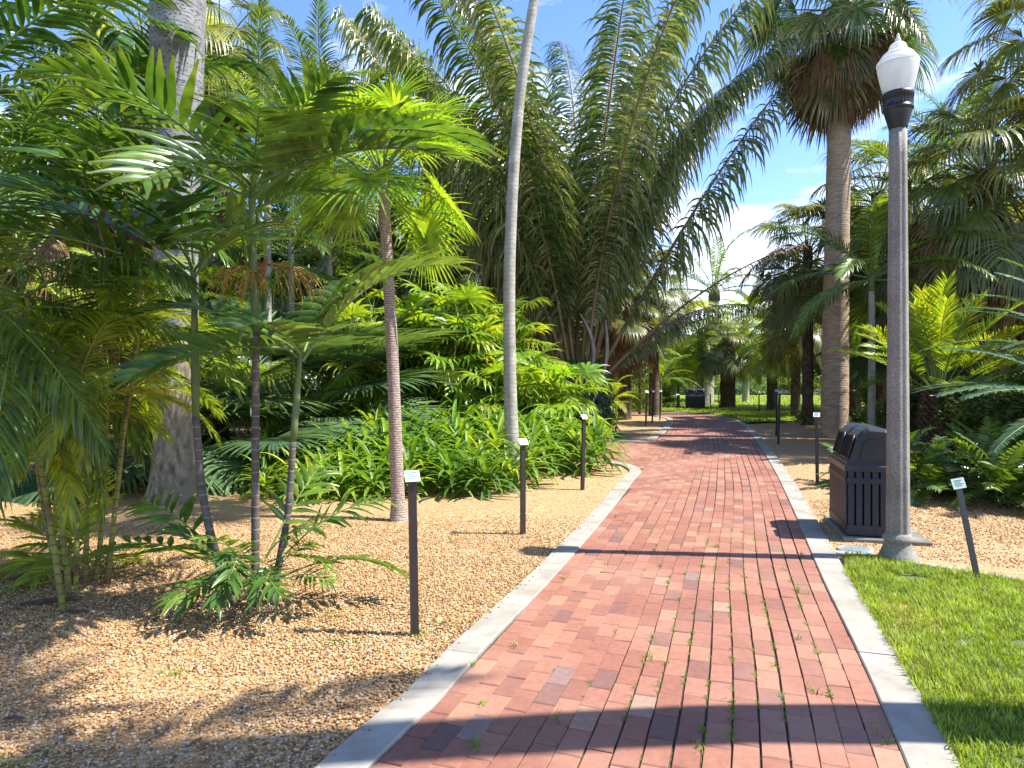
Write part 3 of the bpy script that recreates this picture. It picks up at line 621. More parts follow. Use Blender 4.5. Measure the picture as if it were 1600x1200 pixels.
# grass blades
BT = [(-.5, 0, 0), (.5, 0, 0), (-.42, .05, .4), (.42, .05, .4), (-.28, .2, .75), (.28, .2, .75), (0, .45, 1)]
BF4 = [(0, 1, 3, 2), (2, 3, 5, 4), (4, 5, 6, 6)]
BT8 = [(-.5, 0, 0), (.5, 0, 0), (-.42, .06, .38), (.42, .06, .38), (-.28, .22, .72), (.28, .22, .72), (-.04, .5, 1), (.04, .5, 1)]
BF8 = [(0, 1, 3, 2), (2, 3, 5, 4), (4, 5, 7, 6)]
M['grass'] = G('lawn_grass_blade', [(.10, .18, .016), (.155, .255, .026), (.23, .33, .05), (.34, .385, .12)], .5, .38, tcol=(1.4, 1.35, .5), spec=.35)
def blades(name, poly, dens, h, wd, label, zoff=.004, cond=None):
    X = np.array([q[0] for q in poly]); Y = np.array([q[1] for q in poly]); n = int((X.max() - X.min()) * (Y.max() - Y.min()) * dens)
    x = nr_.uniform(X.min(), X.max(), n); y = nr_.uniform(Y.min(), Y.max(), n); k = inside(x, y, X, Y)
    if cond: k &= cond(x, y)
    x, y = x[k], y[k]; n = len(x)
    cl = np.array([mnoise.noise((a * 2.2, b * 2.2, 0)) for a, b in zip(x, y)])
    hh = nr_.uniform(h[0], h[1], n) * (1 + .55 * cl); sc3 = np.stack([nr_.uniform(*wd, n), hh * nr_.uniform(.3, 1.7, n), hh], 1)
    rr = np.clip(nr_.random(n) * .75 + .35 * (cl + .3), 0, 1)
    me = scatter(name, BT8, BF8, np.stack([x, y, np.full(n, zoff)], 1), nr_.uniform(0, 6.28, n), sc3, rr, [M['grass']], uvv=[0, 0, .3, .3, .7, .7, 1, 1], smooth_=True)
    return tag(obj(name, me), kind='stuff', cat='grass', label=label)
lp = [q for q in lawn_near_poly]
blades('grass', lp, 8600, (.020, .052), (.0045, .0085), 'bright green lawn grass between the brick path and the lamp post', cond=lambda x, y: (x < .85 * y + .9) & (y > 1.9) & (np.array([mnoise.noise((a * 5, b * 5, 7)) for a, b in zip(x, y)]) > -.47))
blades('grass', strip_poly, 260, (.05, .09), (.02, .035), 'thin strip of lawn beyond the bend of the brick path', .036)
blades('grass', [(-6, 33.5), (34, 33.5), (40, 52), (-8, 52)], 40, (.05, .10), (.04, .07), 'sunlit open lawn far behind the palms', .01)
# weeds in the brick joints
wx, wy, wz = [], [], []
cols = [(k, s) for k in range(1, 20) for s in [rb.uniform(3.2, 16) for _ in range(5 if 5 < k else 3)]]
tuft = []
for k, s in cols:
    q = rpos(s, k * bw + shift(s, k)); tuft.append((q.x, q.y, rb.choice([.4, .5, .7, 1.0])))
for k in (2, 4, 5, 6, 7, 8, 9, 10, 12):
    s = 4.0 + rb.uniform(0, .8)
    while s < 8.5: q = rpos(s, k * bw + shift(s, k)); tuft.append((q.x, q.y, rb.uniform(.3, .8))); s += rb.choice([.02, .03, .04, .07, .12, .3, .6])
for px, py, s_ in ((743, 1166, 1.6), (870, 1125, 1.1), (1250, 925, 1.8), (1100, 885, 1.3), (1120, 855, 1.2), (975, 862, 1.1), (1026, 866, 1.1), (1016, 1030, 1.3), (1385, 1160, 1.5), (880, 905, 1.1), (1090, 1165, 1.2), (1270, 1080, 1.3), (805, 1010, 1.1), (1210, 1040, 1), (1225, 890, 1.2), (1255, 870, 1.6), (1250, 1000, 1.0)):
    q = gp(px, py); tuft.append((q.x, q.y, s_))
pos, yw, sc3 = [], [], []
for x_, y_, s_ in tuft:
    for _ in range(int(7 + 7 * s_)):
        pos.append((x_ + rb.gauss(0, .008 * s_), y_ + rb.gauss(0, .02 * s_), -.004)); yw.append(rb.uniform(0, 6.28)); hgt = rb.uniform(.010, .034) * s_; sc3.append((.003 + .0016 * s_, hgt * rb.uniform(.8, 2.6), hgt))
me = scatter('joint_weeds', BT8, BF8, np.array(pos), np.array(yw), np.array(sc3), nr_.random(len(pos)), [M['strap']], uvv=[0, 0, .3, .3, .7, .7, 1, 1])
tag(obj('joint_weeds', me), kind='stuff', cat='weeds', label='small grassy weeds sprouting from the joints of the brick path')
pos, yw, sc3 = [], [], []
for px, py, s_ in ((515, 965, 1.6), (530, 1003, 1.1), (275, 1052, 1.2), (20, 1190, 1.4), (770, 985, 1.3), (660, 992, 1.0), (690, 975, .8), (790, 832, .9), (570, 820, .9)):
    q = gp(px, py)
    for _ in range(int(60 * s_)):
        a = rb.uniform(0, 6.28); d = abs(rb.gauss(0, .05 * s_)); pos.append((q.x + d * math.cos(a) * 1.6, q.y + d * math.sin(a), gz(q.x, q.y) + .004)); yw.append(rb.uniform(0, 6.28)); hgt = rb.uniform(.008, .022); sc3.append((.006, hgt * rb.uniform(.5, 1.5), hgt))
me = scatter('gravel_weeds', BT8, BF8, np.array(pos), np.array(yw), np.array(sc3), nr_.random(len(pos)), [M['strap']], uvv=[0, 0, .3, .3, .7, .7, 1, 1])
tag(obj('gravel_weeds', me), kind='stuff', cat='weeds', label='low green weeds in small patches on the gravel')
# ------------------------------------------------------------------ objects: lamp, bins, plant signs, manhole
def lathe(acc, prof, ns=32, m=0, flute=None, rnd=.5, ang0=0):
    vs_ = []; uv = []
    for i, (r_, z) in enumerate(prof):
        for k in range(ns):
            a = ang0 + 2 * math.pi * k / ns; q = r_
            if flute: q *= flute(a, z)
            vs_.append(Vector((q * math.cos(a), q * math.sin(a), z))); uv.append((rnd, i / len(prof)))
    fs = [(i * ns + k, i * ns + (k + 1) % ns, (i + 1) * ns + (k + 1) % ns, (i + 1) * ns + k) for i in range(len(prof) - 1) for k in range(ns)]
    if prof[-1][0] > 1e-4: fs.append(tuple((len(prof) - 1) * ns + k for k in range(ns)))
    acc.add(vs_, fs, uv, m)
# terrazzo-like exposed aggregate
m, t, o = newmat('exposed_aggregate'); l = t.links.new; tc_ = N(t, 'ShaderNodeTexCoord')
vo = N(t, 'ShaderNodeTexVoronoi', i_Scale=230.0); l(tc_.outputs['Object'], vo.inputs['Vector']); s_ = N(t, 'ShaderNodeSeparateColor'); l(vo.outputs['Color'], s_.inputs[0])
r = ramp(t, [(0, (.13, .12, .105)), (.18, (.22, .20, .175)), (.45, (.31, .285, .25)), (.75, (.38, .35, .31)), (.93, (.46, .43, .385)), (1, (.54, .50, .45))]); l(s_.outputs[0], r.inputs[0])
nz = N(t, 'ShaderNodeTexNoise', i_Scale=2.5, i_Detail=5.0); l(tc_.outputs['Object'], nz.inputs[0]); mr = N(t, 'ShaderNodeMapRange'); mr.inputs[1].default_value = .3; mr.inputs[2].default_value = .7; mr.inputs[3].default_value = .55; mr.inputs[4].default_value = .95; l(nz.outputs[0], mr.inputs[0])
mul = N(t, 'ShaderNodeVectorMath', operation='SCALE'); l(r.outputs[0], mul.inputs[0]); l(mr.outputs[0], mul.inputs['Scale'])
b = N(t, 'ShaderNodeBump'); b.inputs['Strength'].default_value = .6; b.inputs['Distance'].default_value = .004; l(vo.outputs['Distance'], b.inputs['Height'])
p = N(t, 'ShaderNodeBsdfPrincipled'); p.inputs['Roughness'].default_value = .8; l(mul.outputs[0], p.inputs['Base Color']); l(b.outputs[0], p.inputs['Normal']); l(p.outputs[0], o.inputs[0]); M['aggr'] = m
M['blackmetal'] = surf_mat('black_painted_metal', [(.012, .014, .020), (.022, .025, .034)], 10, .38, .05, spec=.5)
M['postpaint'] = surf_mat('dark_bronze_post', [(.022, .017, .017), (.034, .026, .026)], 12, .42, .05, spec=.5)
M['postgrey'] = surf_mat('worn_grey_post', [(.07, .075, .08), (.12, .12, .125), (.10, .06, .045)], 14, .7, .2)
M['plate'] = surf_mat('pale_sign_plate', [(.50, .58, .60), (.58, .66, .68)], 10, .35, 0)
M['platew'] = surf_mat('white_green_sign_plate', [(.55, .66, .60), (.66, .76, .70)], 10, .35, 0)
M['ink'] = surf_mat('sign_print', [(.05, .10, .13), (.08, .14, .17)], 10, .5, 0)
M['inkg'] = surf_mat('green_sign_print', [(.05, .22, .13), (.07, .27, .16)], 10, .5, 0)
M['binplastic'] = surf_mat('charcoal_plastic_hood', [(.018, .021, .027), (.03, .034, .042)], 6, .35, .04, spec=.5)
M['binslat'] = surf_mat('charcoal_plastic_slat', [(.020, .024, .034), (.034, .039, .052)], 20, .5, .15, stretch=(3, 3, .4))
M['bindark'] = surf_mat('liner_and_shade_black', [(.004, .004, .005), (.007, .007, .008)], 6, .8, 0)
m, t, o = newmat('ribbed_lamp_acrylic'); l = t.links.new
tc_ = N(t, 'ShaderNodeTexCoord'); p = N(t, 'ShaderNodeBsdfPrincipled'); p.inputs['Base Color'].default_value = (.86, .87, .86, 1); p.inputs['Roughness'].default_value = .28; p.inputs['Specular IOR Level'].default_value = .6
tl = N(t, 'ShaderNodeBsdfTranslucent'); tl.inputs[0].default_value = (.88, .89, .88, 1)
wv = N(t, 'ShaderNodeTexWave', wave_type='BANDS', bands_direction='Z', i_Scale=28.0); l(tc_.outputs['Object'], wv.inputs[0])
b = N(t, 'ShaderNodeBump'); b.inputs['Strength'].default_value = .25; b.inputs['Distance'].default_value = .004; l(wv.outputs['Fac'], b.inputs['Height']); l(b.outputs[0], p.inputs['Normal'])
tr = N(t, 'ShaderNodeBsdfTransparent'); tr.inputs[0].default_value = (.95, .97, .97, 1)
ms = N(t, 'ShaderNodeMixShader'); ms.inputs[0].default_value = .42; l(p.outputs[0], ms.inputs[1]); l(tl.outputs[0], ms.inputs[2])
ms2 = N(t, 'ShaderNodeMixShader'); ms2.inputs[0].default_value = .14; l(ms.outputs[0], ms2.inputs[1]); l(tr.outputs[0], ms2.inputs[2]); l(ms2.outputs[0], o.inputs[0]); M['globe'] = m
M['globecap'] = surf_mat('white_lamp_cap', [(.70, .71, .71), (.80, .81, .81)], 5, .4, 0)

lb = gp(1403, 874)
lamp = empty('street_lamp', (lb.x, lb.y, gz(lb.x, lb.y) - .01), 'tall aggregate lamp post with white acorn globe and black collar beside the bin', 'street lamp')
octf = lambda a, z: 1 / max(math.cos(((a + math.pi / 8) % (math.pi / 4)) - math.pi / 8), .92)
acc = Acc(); lathe(acc, [(.148, -.02), (.147, .02), (.142, .045), (.128, .075), (.112, .115), (.097, .15), (.094, .165), (.106, .172), (.112, .185), (.111, .20), (.098, .215), (.088, .235)], 40)
obj('base', acc.mesh('base', [M['aggr']]), lamp)
def flute(a, z):
    q = octf(a, z); u = ((a + math.pi / 8) % (math.pi / 4)) / (math.pi / 4)
    return q * (1 - .035 * max(0, 1 - abs(u - .5) / .28))      # shallow channel in each face
acc = Acc(); lathe(acc, [(.080 - .020 * i / 16, .235 + 3.215 * i / 16) for i in range(17)], 64, flute=flute)
sh = obj('shaft', acc.mesh('shaft', [M['aggr']]), lamp)
acc = Acc(); lathe(acc, [(.058, 3.45), (.067, 3.455), (.069, 3.475), (.074, 3.49), (.082, 3.52), (.092, 3.555), (.100, 3.585), (.102, 3.60), (.112, 3.603), (.113, 3.617), (.106, 3.622), (.108, 3.63)], 40)
def rib(a, z): return 1 - (.06 if (z > 3.632 and z < 3.702) and int((a / (2 * math.pi)) * 24 * 2) % 2 else 0)
lathe(acc, [(.108, 3.63), (.109, 3.633), (.110, 3.70), (.113, 3.703), (.116, 3.715), (.116, 3.735), (.10, 3.738), (.06, 3.738)], 96, flute=rib)
obj('collar', acc.mesh('collar', [M['blackmetal']]), lamp)
gl = [(.106, 3.737), (.110, 3.76), (.120, 3.80), (.132, 3.85), (.142, 3.90), (.148, 3.94), (.150, 3.965)]
acc = Acc(); lathe(acc, gl, 48); globe = obj('globe', acc.mesh('globe', [M['globe']]), lamp)
acc = Acc(); lathe(acc, [(.150, 3.965), (.154, 3.972), (.153, 3.985), (.144, 4.0), (.129, 4.02), (.117, 4.03), (.119, 4.036), (.113, 4.045), (.098, 4.06), (.078, 4.07), (.068, 4.078), (.066, 4.10), (.056, 4.125), (.04, 4.14), (.024, 4.147)], 48)
obj('cap', acc.mesh('cap', [M['globe']]), lamp)
acc = Acc(); lathe(acc, [(.024, 4.147), (.018, 4.155), (.022, 4.163), (.022, 4.172), (.013, 4.182), (.010, 4.19), (.013, 4.197), (.010, 4.206), (.003, 4.216), (.0, 4.222)], 16)
obj('finial', acc.mesh('finial', [M['globecap']]), lamp)
acc = Acc(); lathe(acc, [(.02, 3.74), (.035, 3.76), (.04, 3.83), (.038, 3.90), (.02, 3.94), (.0, 3.95)], 16); obj('bulb', acc.mesh('bulb', [M['globecap']]), lamp)

def litter_bin(name, loc, rz, label, group=None, L_=.84, W_=.49, s=1.0):
    """double bin: local +Y along its length, openings on the -X side; origin on the ground at its centre"""
    root = empty(name, loc, label, 'litter bin', group, rz); root.scale = (s, s, s); H = .60
    acc = Acc(); box(acc, 0, 0, .045, W_ - .01, L_ - .01, .06, bev=.006); obj('base_frame', acc.mesh('base_frame', [M['binslat']], False), root)
    acc = Acc(); box(acc, 0, 0, .335, W_ - .07, L_ - .07, .50); obj('liner', acc.mesh('liner', [M['bindark']], False), root)
    for side in range(4):
        acc = Acc(); ln = L_ if side < 2 else W_; n = 11 if side < 2 else 7; sgn = 1 if side % 2 else -1; st = (ln - .03) / n
        mt = Matrix.Translation((sgn * (W_ / 2 - .012), 0, 0)) if side < 2 else Matrix.Rotation(R(90), 4, 'Z') @ Matrix.Translation((sgn * (L_ / 2 - .012), 0, 0))
        for k in range(n): box(acc, 0, -ln / 2 + .015 + st * (k + .5), .335, .014, st * .74, .515, rnd=rng.random(), mat=mt)
        box(acc, sgn * .009, 0, .50, .006, ln - .025, .05, mat=mt); box(acc, sgn * .009, 0, .085, .006, ln - .025, .04, mat=mt)
        obj('slat_panel', acc.mesh('slat_panel', [M['binslat']], False), root)
    acc = Acc(); box(acc, 0, 0, .612, W_ + .015, L_ + .015, .055, bev=.01); box(acc, 0, 0, .648, W_ - .03, L_ - .03, .03, bev=.008)
    obj('rim', acc.mesh('rim', [M['binplastic']], False), root)
    for q in (-1, 1):                      # two rounded hoods side by side, each with a dark plate for the chute facing the path
        prof = [(-W_ / 2 + .03, .655), (-W_ / 2 + .075, .80), (-W_ / 2 + .105, .90), (-W_ / 2 + .15, .95), (-.05, .975), (W_ / 2 - .16, .965), (W_ / 2 - .09, .93), (W_ / 2 - .045, .84), (W_ / 2 - .025, .655)]
        yc = q * (L_ - .04) / 4; hw = (L_ - .06) / 4; acc = Acc(); sec = [(-1, .90), (-.93, .965), (-.8, 1.0), (.8, 1.0), (.93, .965), (1, .90)]; V_ = []
        for fy, fz in sec:
            for x_, z_ in prof: V_.append(Vector((x_ * (.97 + .03 * fz) if abs(x_) > .1 else x_, yc + fy * hw, .655 + (z_ - .655) * fz)))
        kk = len(prof); F_ = []
        for i in range(len(sec) - 1):
            for j in range(kk - 1):
                F_.append((i * kk + j, (i + 1) * kk + j, (i + 1) * kk + j + 1, i * kk + j + 1))
        F_ += [tuple(range(kk)), tuple(reversed([(len(sec) - 1) * kk + j for j in range(kk)]))]
        acc.add(V_, F_, (.5, .5)); hood = obj('hood', acc.mesh('hood', [M['binplastic']], False), root)
        acc = Acc()                         # raised panel on the outer end of the hood
        yy = yc + q * (hw + .004); pv = [(-.13, .69), (-.10, .84), (-.05, .88), (.13, .88), (.17, .84), (.19, .69)]
        V_ = [Vector((x_, yy - q * .012, z_)) for x_, z_ in pv] + [Vector((x_ * .93, yy + q * .004, .69 + (z_ - .69) * .95)) for x_, z_ in pv]; k6 = len(pv)
        F_ = [(j, (j + 1) % k6, k6 + (j + 1) % k6, k6 + j) for j in range(k6)] + [tuple(k6 + j for j in range(k6))]
        acc.add(V_, F_, (.5, .5)); obj('end_panel', acc.mesh('end_panel', [M['binplastic']], False), hood)
        acc = Acc(); a0 = Vector((-W_ / 2 + .042, 0, .70)); a1 = Vector((-W_ / 2 + .093, 0, .885)); nn = Vector((-.96, 0, .27)) * .004
        V_ = [Vector((a0.x + nn.x, yc - hw * .74, a0.z)), Vector((a0.x + nn.x, yc + hw * .74, a0.z)), Vector((a1.x + nn.x, yc + hw * .66, a1.z)), Vector((a1.x + nn.x, yc - hw * .66, a1.z))]
        V_ += [v + Vector((.02, 0, 0)) for v in V_]
        acc.add(V_, [(0, 3, 2, 1), (0, 1, 5, 4), (1, 2, 6, 5), (2, 3, 7, 6), (3, 0, 4, 7)], (.5, .5)); obj('dark_opening_plate', acc.mesh('dark_opening_plate', [M['bindark']], False), hood)  # near-black plate on the closed hood; the chute's shade is in its colour
        acc = Acc()
        for (y0, z0, x0), (y1_, z1, x1_) in (((-.80, .69, -.0), (-.70, .895, .0)), ((.80, .69, 0), (.70, .895, 0)), ((-.70, .895, 0), (.70, .895, 0)), ((-.8, .69, 0), (.8, .69, 0))):
            xa = lambda z_: -W_ / 2 + .034 + (z_ - .69) * .27
            tube(acc, [(xa(z0) - .002, yc + y0 * hw, z0), (xa(z1) - .002, yc + y1_ * hw, z1)], [.008, .008], 6)
        obj('opening_frame', acc.mesh('opening_frame', [M['binplastic']]), hood)
    return root
bc = Vector((3.40, 6.58, 0)); hb = -math.atan2(.25, .97)
bd = Vector((math.sin(R(15.5)), math.cos(R(15.5)), 0)); bx_ = Vector((bd.y, -bd.x, 0))
cor = gp(1321, 838, .03); bc = cor + bd * .42 + bx_ * .245; bc.z = .03
litter_bin('litter_bin', (bc.x, bc.y, .03), -R(15.5), 'black slatted double litter bin with hooded lid beside the lamp post')
fb = gp(1083, 640)
litter_bin('litter_bin', (fb.x, 30.6, 0), R(78), 'small distant grey bin with two openings at the bend of the path', s=1.0)
litter_bin('litter_bin', (-9.2, 24.5, 0), R(80), 'dark bin half hidden behind the fan palms on the left')
M['pad'] = surf_mat('weathered_concrete_pad', [(.11, .105, .09), (.20, .19, .16), (.28, .265, .22)], 5, .9, .3)
acc = Acc(); mt = Matrix.Translation((bc.x + .08, bc.y - .0, .008)) @ Matrix.Rotation(-R(15.5), 4, 'Z'); box(acc, 0, 0, 0, .70, 1.02, .05, mat=mt, bev=.008)
tag(obj('concrete_pad', acc.mesh('concrete_pad', [M['pad']], False)), 'grey concrete slab under the slatted bin', 'slab')
mh = gp(1337, 858); acc = Acc(); lathe(acc, [(.14, -.02), (.14, .012), (.132, .014), (.0, .014)], 36); lathe(acc, [(.118, .0145), (.118, .018), (.108, .018), (.108, .0145)], 36)
for k in range(-3, 4): box(acc, k * .028, 0, .0165, .009, math.sqrt(.1 ** 2 - (k * .028) ** 2) * 1.8, .004)
M['lid'] = surf_mat('blue_grey_cover', [(.17, .22, .23), (.28, .33, .34), (.34, .36, .33)], 9, .75, .2)
tag(obj('utility_cover', acc.mesh('utility_cover', [M['lid']], False), None, (mh.x, mh.y, gz(mh.x, mh.y) + .002)), 'round blue grey utility cover set in gravel by the kerb', 'utility cover')

def plant_sign(px, py, ptop, label, wpx=None, yaw=0, lean=0, mat='postpaint', plate='plate', ink='ink', group='plant name posts along the beds', sw=.045, pw=.085, phh=.075, ptilt=-42, name='plant_sign', leanx=0):
    b = gp(px, py); H = (py - ptop) * b.y / FPX; z0 = gz(b.x, b.y)
    root = empty(name, (b.x, b.y, z0), label, 'plant sign', group, R(yaw))
    mt = Matrix.Rotation(R(lean), 4, 'Y') @ Matrix.Rotation(R(leanx), 4, 'X')
    acc = Acc(); box(acc, 0, 0, (H - .03) / 2, sw, sw * .7, H - .03, mat=mt, bev=.004)
    # the sloped shoulder carrying the plate
    V_ = [Vector((a * sw / 2, -sw * .35, H - .03)) for a in (-1, 1)] + [Vector((a * sw / 2, sw * .35, H - .03)) for a in (-1, 1)] + [Vector((a * sw / 2, sw * .35, H + .0)) for a in (-1, 1)]
    acc.add([mt @ v for v in V_], [(0, 1, 5, 4), (0, 4, 2), (1, 3, 5), (2, 4, 5, 3)], (.5, .5))
    obj('post', acc.mesh('post', [M[mat]], False), root)
    pm = mt @ Matrix.Translation((0, -.006, H - .004)) @ Matrix.Rotation(R(90 + ptilt), 4, 'X')
    acc = Acc(); box(acc, 0, 0, .004, pw, phh, .004, mat=pm); pl = obj('plate', acc.mesh('plate', [M[plate]], False), root)
    acc = Acc()
    for q, wd in enumerate((.62, .45, .72, .5)): box(acc, -.005 if q % 2 else 0, phh * (.28 - .17 * q), .0066, pw * wd, phh * (.07 if q else .09), .0006, mat=pm)
    obj('print', acc.mesh('print', [M[ink]], False), pl)
    return root
plant_sign(648, 991, 742, 'dark post with pale blue plate, nearest to the camera at left', yaw=18, lean=-1)
plant_sign(817, 833, 688, 'second dark plant post from the camera, in front of the slim pale trunk', yaw=26)
plant_sign(910, 765, 650, 'leaning dark plant post at the right end of the strap leaf bed', yaw=30, lean=1.5)
plant_sign(936, 682, 620, 'dark plant post with white plate beside the ivy covered palm base', yaw=-5, lean=1.5, pw=.11)
for px, py, pt, lb_ in ((1009, 666, 612, 'nearest of the three thin posts in the far gravel bed'), (1019, 660, 611, 'middle of the three thin posts in the far gravel bed'), (1031, 656, 610, 'farthest of the three thin posts in the far gravel bed')):
    plant_sign(px, py, pt, lb_, lean=2, yaw=rng.uniform(-20, 20))
plant_sign(1059, 640, 616, 'tiny far post with white plate left of the distant bin', pw=.14)
plant_sign(1277, 754, 648, 'dark plant post between the thick palm trunk and the bin', yaw=-25, lean=-.5)
plant_sign(1216, 694, 612, 'leaning dark post at the right edge of the path, nearest of a pair', lean=1.5)
plant_sign(1213, 681, 610, 'dark post standing just behind another at the right of the path', lean=.5)
plant_sign(1528, 904, 748, 'tilted grey post with pale green plate in front of the dark shrub', lean=-11, mat='postgrey', plate='platew', ink='inkg', pw=.088, phh=.075, ptilt=-14, sw=.034, yaw=-6)
plant_sign(1110, 640, 616, 'thin far post right of the distant bin'); plant_sign(1124, 638, 615, 'thin leaning far post beside the dark sabal trunk', lean=-3)
plant_sign(1186, 646, 612, 'far post right of the dark sabal trunk', pw=.1)

# litter on the gravel
M['deadfrond'] = surf_mat('dark_dead_litter', [(.035, .026, .02), (.08, .055, .04), (.13, .10, .075)], 14, .9, .3)
def litter(px, py, ang, ln, w_, label, seed, curl=.3, name='dead_frond', branch=0):
    r = random.Random(seed); b = gp(px, py); z = gz(b.x, b.y) + .012; acc = Acc(); d = Vector((math.cos(R(ang)), math.sin(R(ang)), 0)); n_ = Vector((-d.y, d.x, 0)); pts = [Vector((0, 0, 0))]
    for i in range(8):
        d = (d + n_ * r.uniform(-curl, curl) * .35).normalized(); pts.append(pts[-1] + d * ln / 8 + Vector((0, 0, .0)))
    pts = [p_ + Vector((0, 0, .004 + (.02 if branch else .004) * math.sin(i / 8 * math.pi))) for i, p_ in enumerate(pts)]
    wv = [(n_ * .8 + Vector((0, 0, .4))).normalized()] * 9; strip(acc, pts, wv, [w_ * math.sin(math.pi * (.12 + .85 * i / 8)) for i in range(9)], .5, .5)
    for k in range(branch):
        i = r.randrange(3, 8); a = pts[i]; dd = (d * r.uniform(.2, 1) + n_ * r.uniform(-1, 1) + Vector((0, 0, r.uniform(.0, .8)))).normalized(); q = [a.copy()]
        for j in range(6): q.append(q[-1] + dd * ln * .05); dd = (dd + Vector((r.uniform(-.4, .4), r.uniform(-.4, .4), -.45))).normalized()
        q = [Vector((v.x, v.y, max(v.z, .002))) for v in q]; tube(acc, q, [.004, .004, .004, .003, .003, .002, .0015], 4)
    return tag(obj(name, acc.mesh(name, [M['deadfrond']]), None, (b.x, b.y, z)), label, 'dead frond' if name == 'dead_frond' else 'leaf litter')
litter(30, 947, 14, .36, .022, 'dark dead leaf sheath on the gravel at the far left', 1)
litter(92, 960, 4, .20, .012, 'short black sliver of dead leaf left of the clumping palms', 2, name='dead_leaf')
litter(235, 972, 48, .52, .014, 'curled brown dead frond lying left of the three stem clump', 3, .5, branch=14)
litter(205, 905, 15, .30, .010, 'twiggy brown flower stalk on the gravel beside the yellow green clump', 4, .6, branch=12)
litter(405, 1090, 8, .07, .008, 'tiny dark leaf on the foreground gravel', 5, name='dead_leaf')
litter(0, 912, 22, .5, .016, 'long dark dead frond behind the sheath at the far left', 6, branch=6)
litter(705, 833, 0, .09, .012, 'small brown curled leaf on gravel behind the nearest post', 7, name='dead_leaf')
litter(4, 1125, 5, .1, .010, 'black scrap of bark on the gravel at the bottom left', 8, name='dead_leaf')

# scraps of dead leaf scattered over the gravel and path edges
LT = [(-.5, 0, 0), (.5, 0, .1), (-.6, .5, .25), (.6, .5, .05), (-.1, 1, 0), (.1, 1, .12)]
lx, ly = [], []
for k in range(1500):
    y_ = 2.1 + 9 * rb.random() ** 1.2; x_ = rb.uniform(-.85 * y_ - .3, 1.6); cl_ = mnoise.noise((x_ * 1.3, y_ * 1.3, 9))
    if cl_ > .05 and not inside([x_], [y_])[0] and not inside([x_ + .2], [y_])[0]: lx.append(x_); ly.append(y_)
for k in range(260):
    y_ = 5.7 + 4 * rb.random(); x_ = rb.uniform(2.9, 7.5)
    if not inside([x_], [y_])[0] and not inside([x_ - .2], [y_])[0] and y_ > 6.0 - .55 * (x_ - 2.3): lx.append(x_); ly.append(y_)
n = len(lx); s1 = nr_.uniform(.004, .012, n)
me = scatter('leaf_scraps', LT, [(0, 1, 3, 2), (2, 3, 5, 4)], np.stack([lx, ly, [gz(a, b) + .009 for a, b in zip(lx, ly)]], 1), nr_.uniform(0, 6.28, n), np.stack([s1, s1 * nr_.uniform(2, 9, n), s1], 1), nr_.random(n), [M['brown']])
tag(obj('leaf_scraps', me), kind='stuff', cat='leaf litter', label='scattered scraps of dry brown leaf on the gravel')
# ------------------------------------------------------------------ palms and plants
def base_of(px, Y):
    return Vector(((px - 800) * Y / FPX, Y, 0))
def palm(name, label, px, Y, ctop, tmat, r0, r1, spc, n, e_hi=80, e_lo=-30, sc_=1.0, seed=0, lean=0.0, flare=1.35, skirt=0, skirt_sc=.8, group=None, zr=.35, jit=7, base_px=None, shaft=0, booted=False, extra=None, cat='palm tree', dead=None, pw=.8, ns=14, az0=None):
    """px, Y: where the crown stands in plan; ctop: photo row of the crown's centre"""
    r = random.Random(seed + 31); top = at(px, ctop, Y); bpos = base_of(base_px if base_px is not None else px, Y)
    gz_ = gz(bpos.x, bpos.y) if (-15 < bpos.x < 22 and bpos.y < 33) else 0
    root = empty(name, (bpos.x, bpos.y, gz_ - .03), label, cat, group); root.rotation_euler = (0, 0, 0)
    t = top - root.location; P = [(0, 0, 0), (t.x * .12, 0, .25 * min(1, t.z / 3)), (t.x * .45, lean, t.z * .5), (t.x, 0, t.z)]
    trunk(root, P, [r0 * flare, r0, (r0 + r1) / 2, r1], M[tmat], ns, rough=.06 if booted else .012, seed=seed, sub=10 if booted else 5)
    if shaft: a = Acc(); tube(a, [t, t + Vector((0, 0, shaft * .5)), t + Vector((0, 0, shaft))], [r1 * 1.15, r1 * 1.05, r1 * .4], 12); obj('crownshaft', a.mesh('crownshaft', [M['sheath']]), root); t = t + Vector((0, 0, shaft * .75))
    crown(root, S[spc], t, n, e_hi, e_lo, r, sc_, r1 * .5, zr, name='frond', jit=jit, pw=pw, az0=az0)
    if skirt: crown(root, S['skirt'], t - Vector((0, 0, .15)), skirt, -40, -84, r, skirt_sc, r1 * .7, .7, name='dead_frond')
    if dead:
        for k in range(dead): put_frond(root, S['skirt'].get(-72, r), t - Vector((0, 0, .1)), r.uniform(0, 6.28), 0, sc_ * .8, 'dead_frond', r1)
    if extra: extra(root, t, r)
    return root

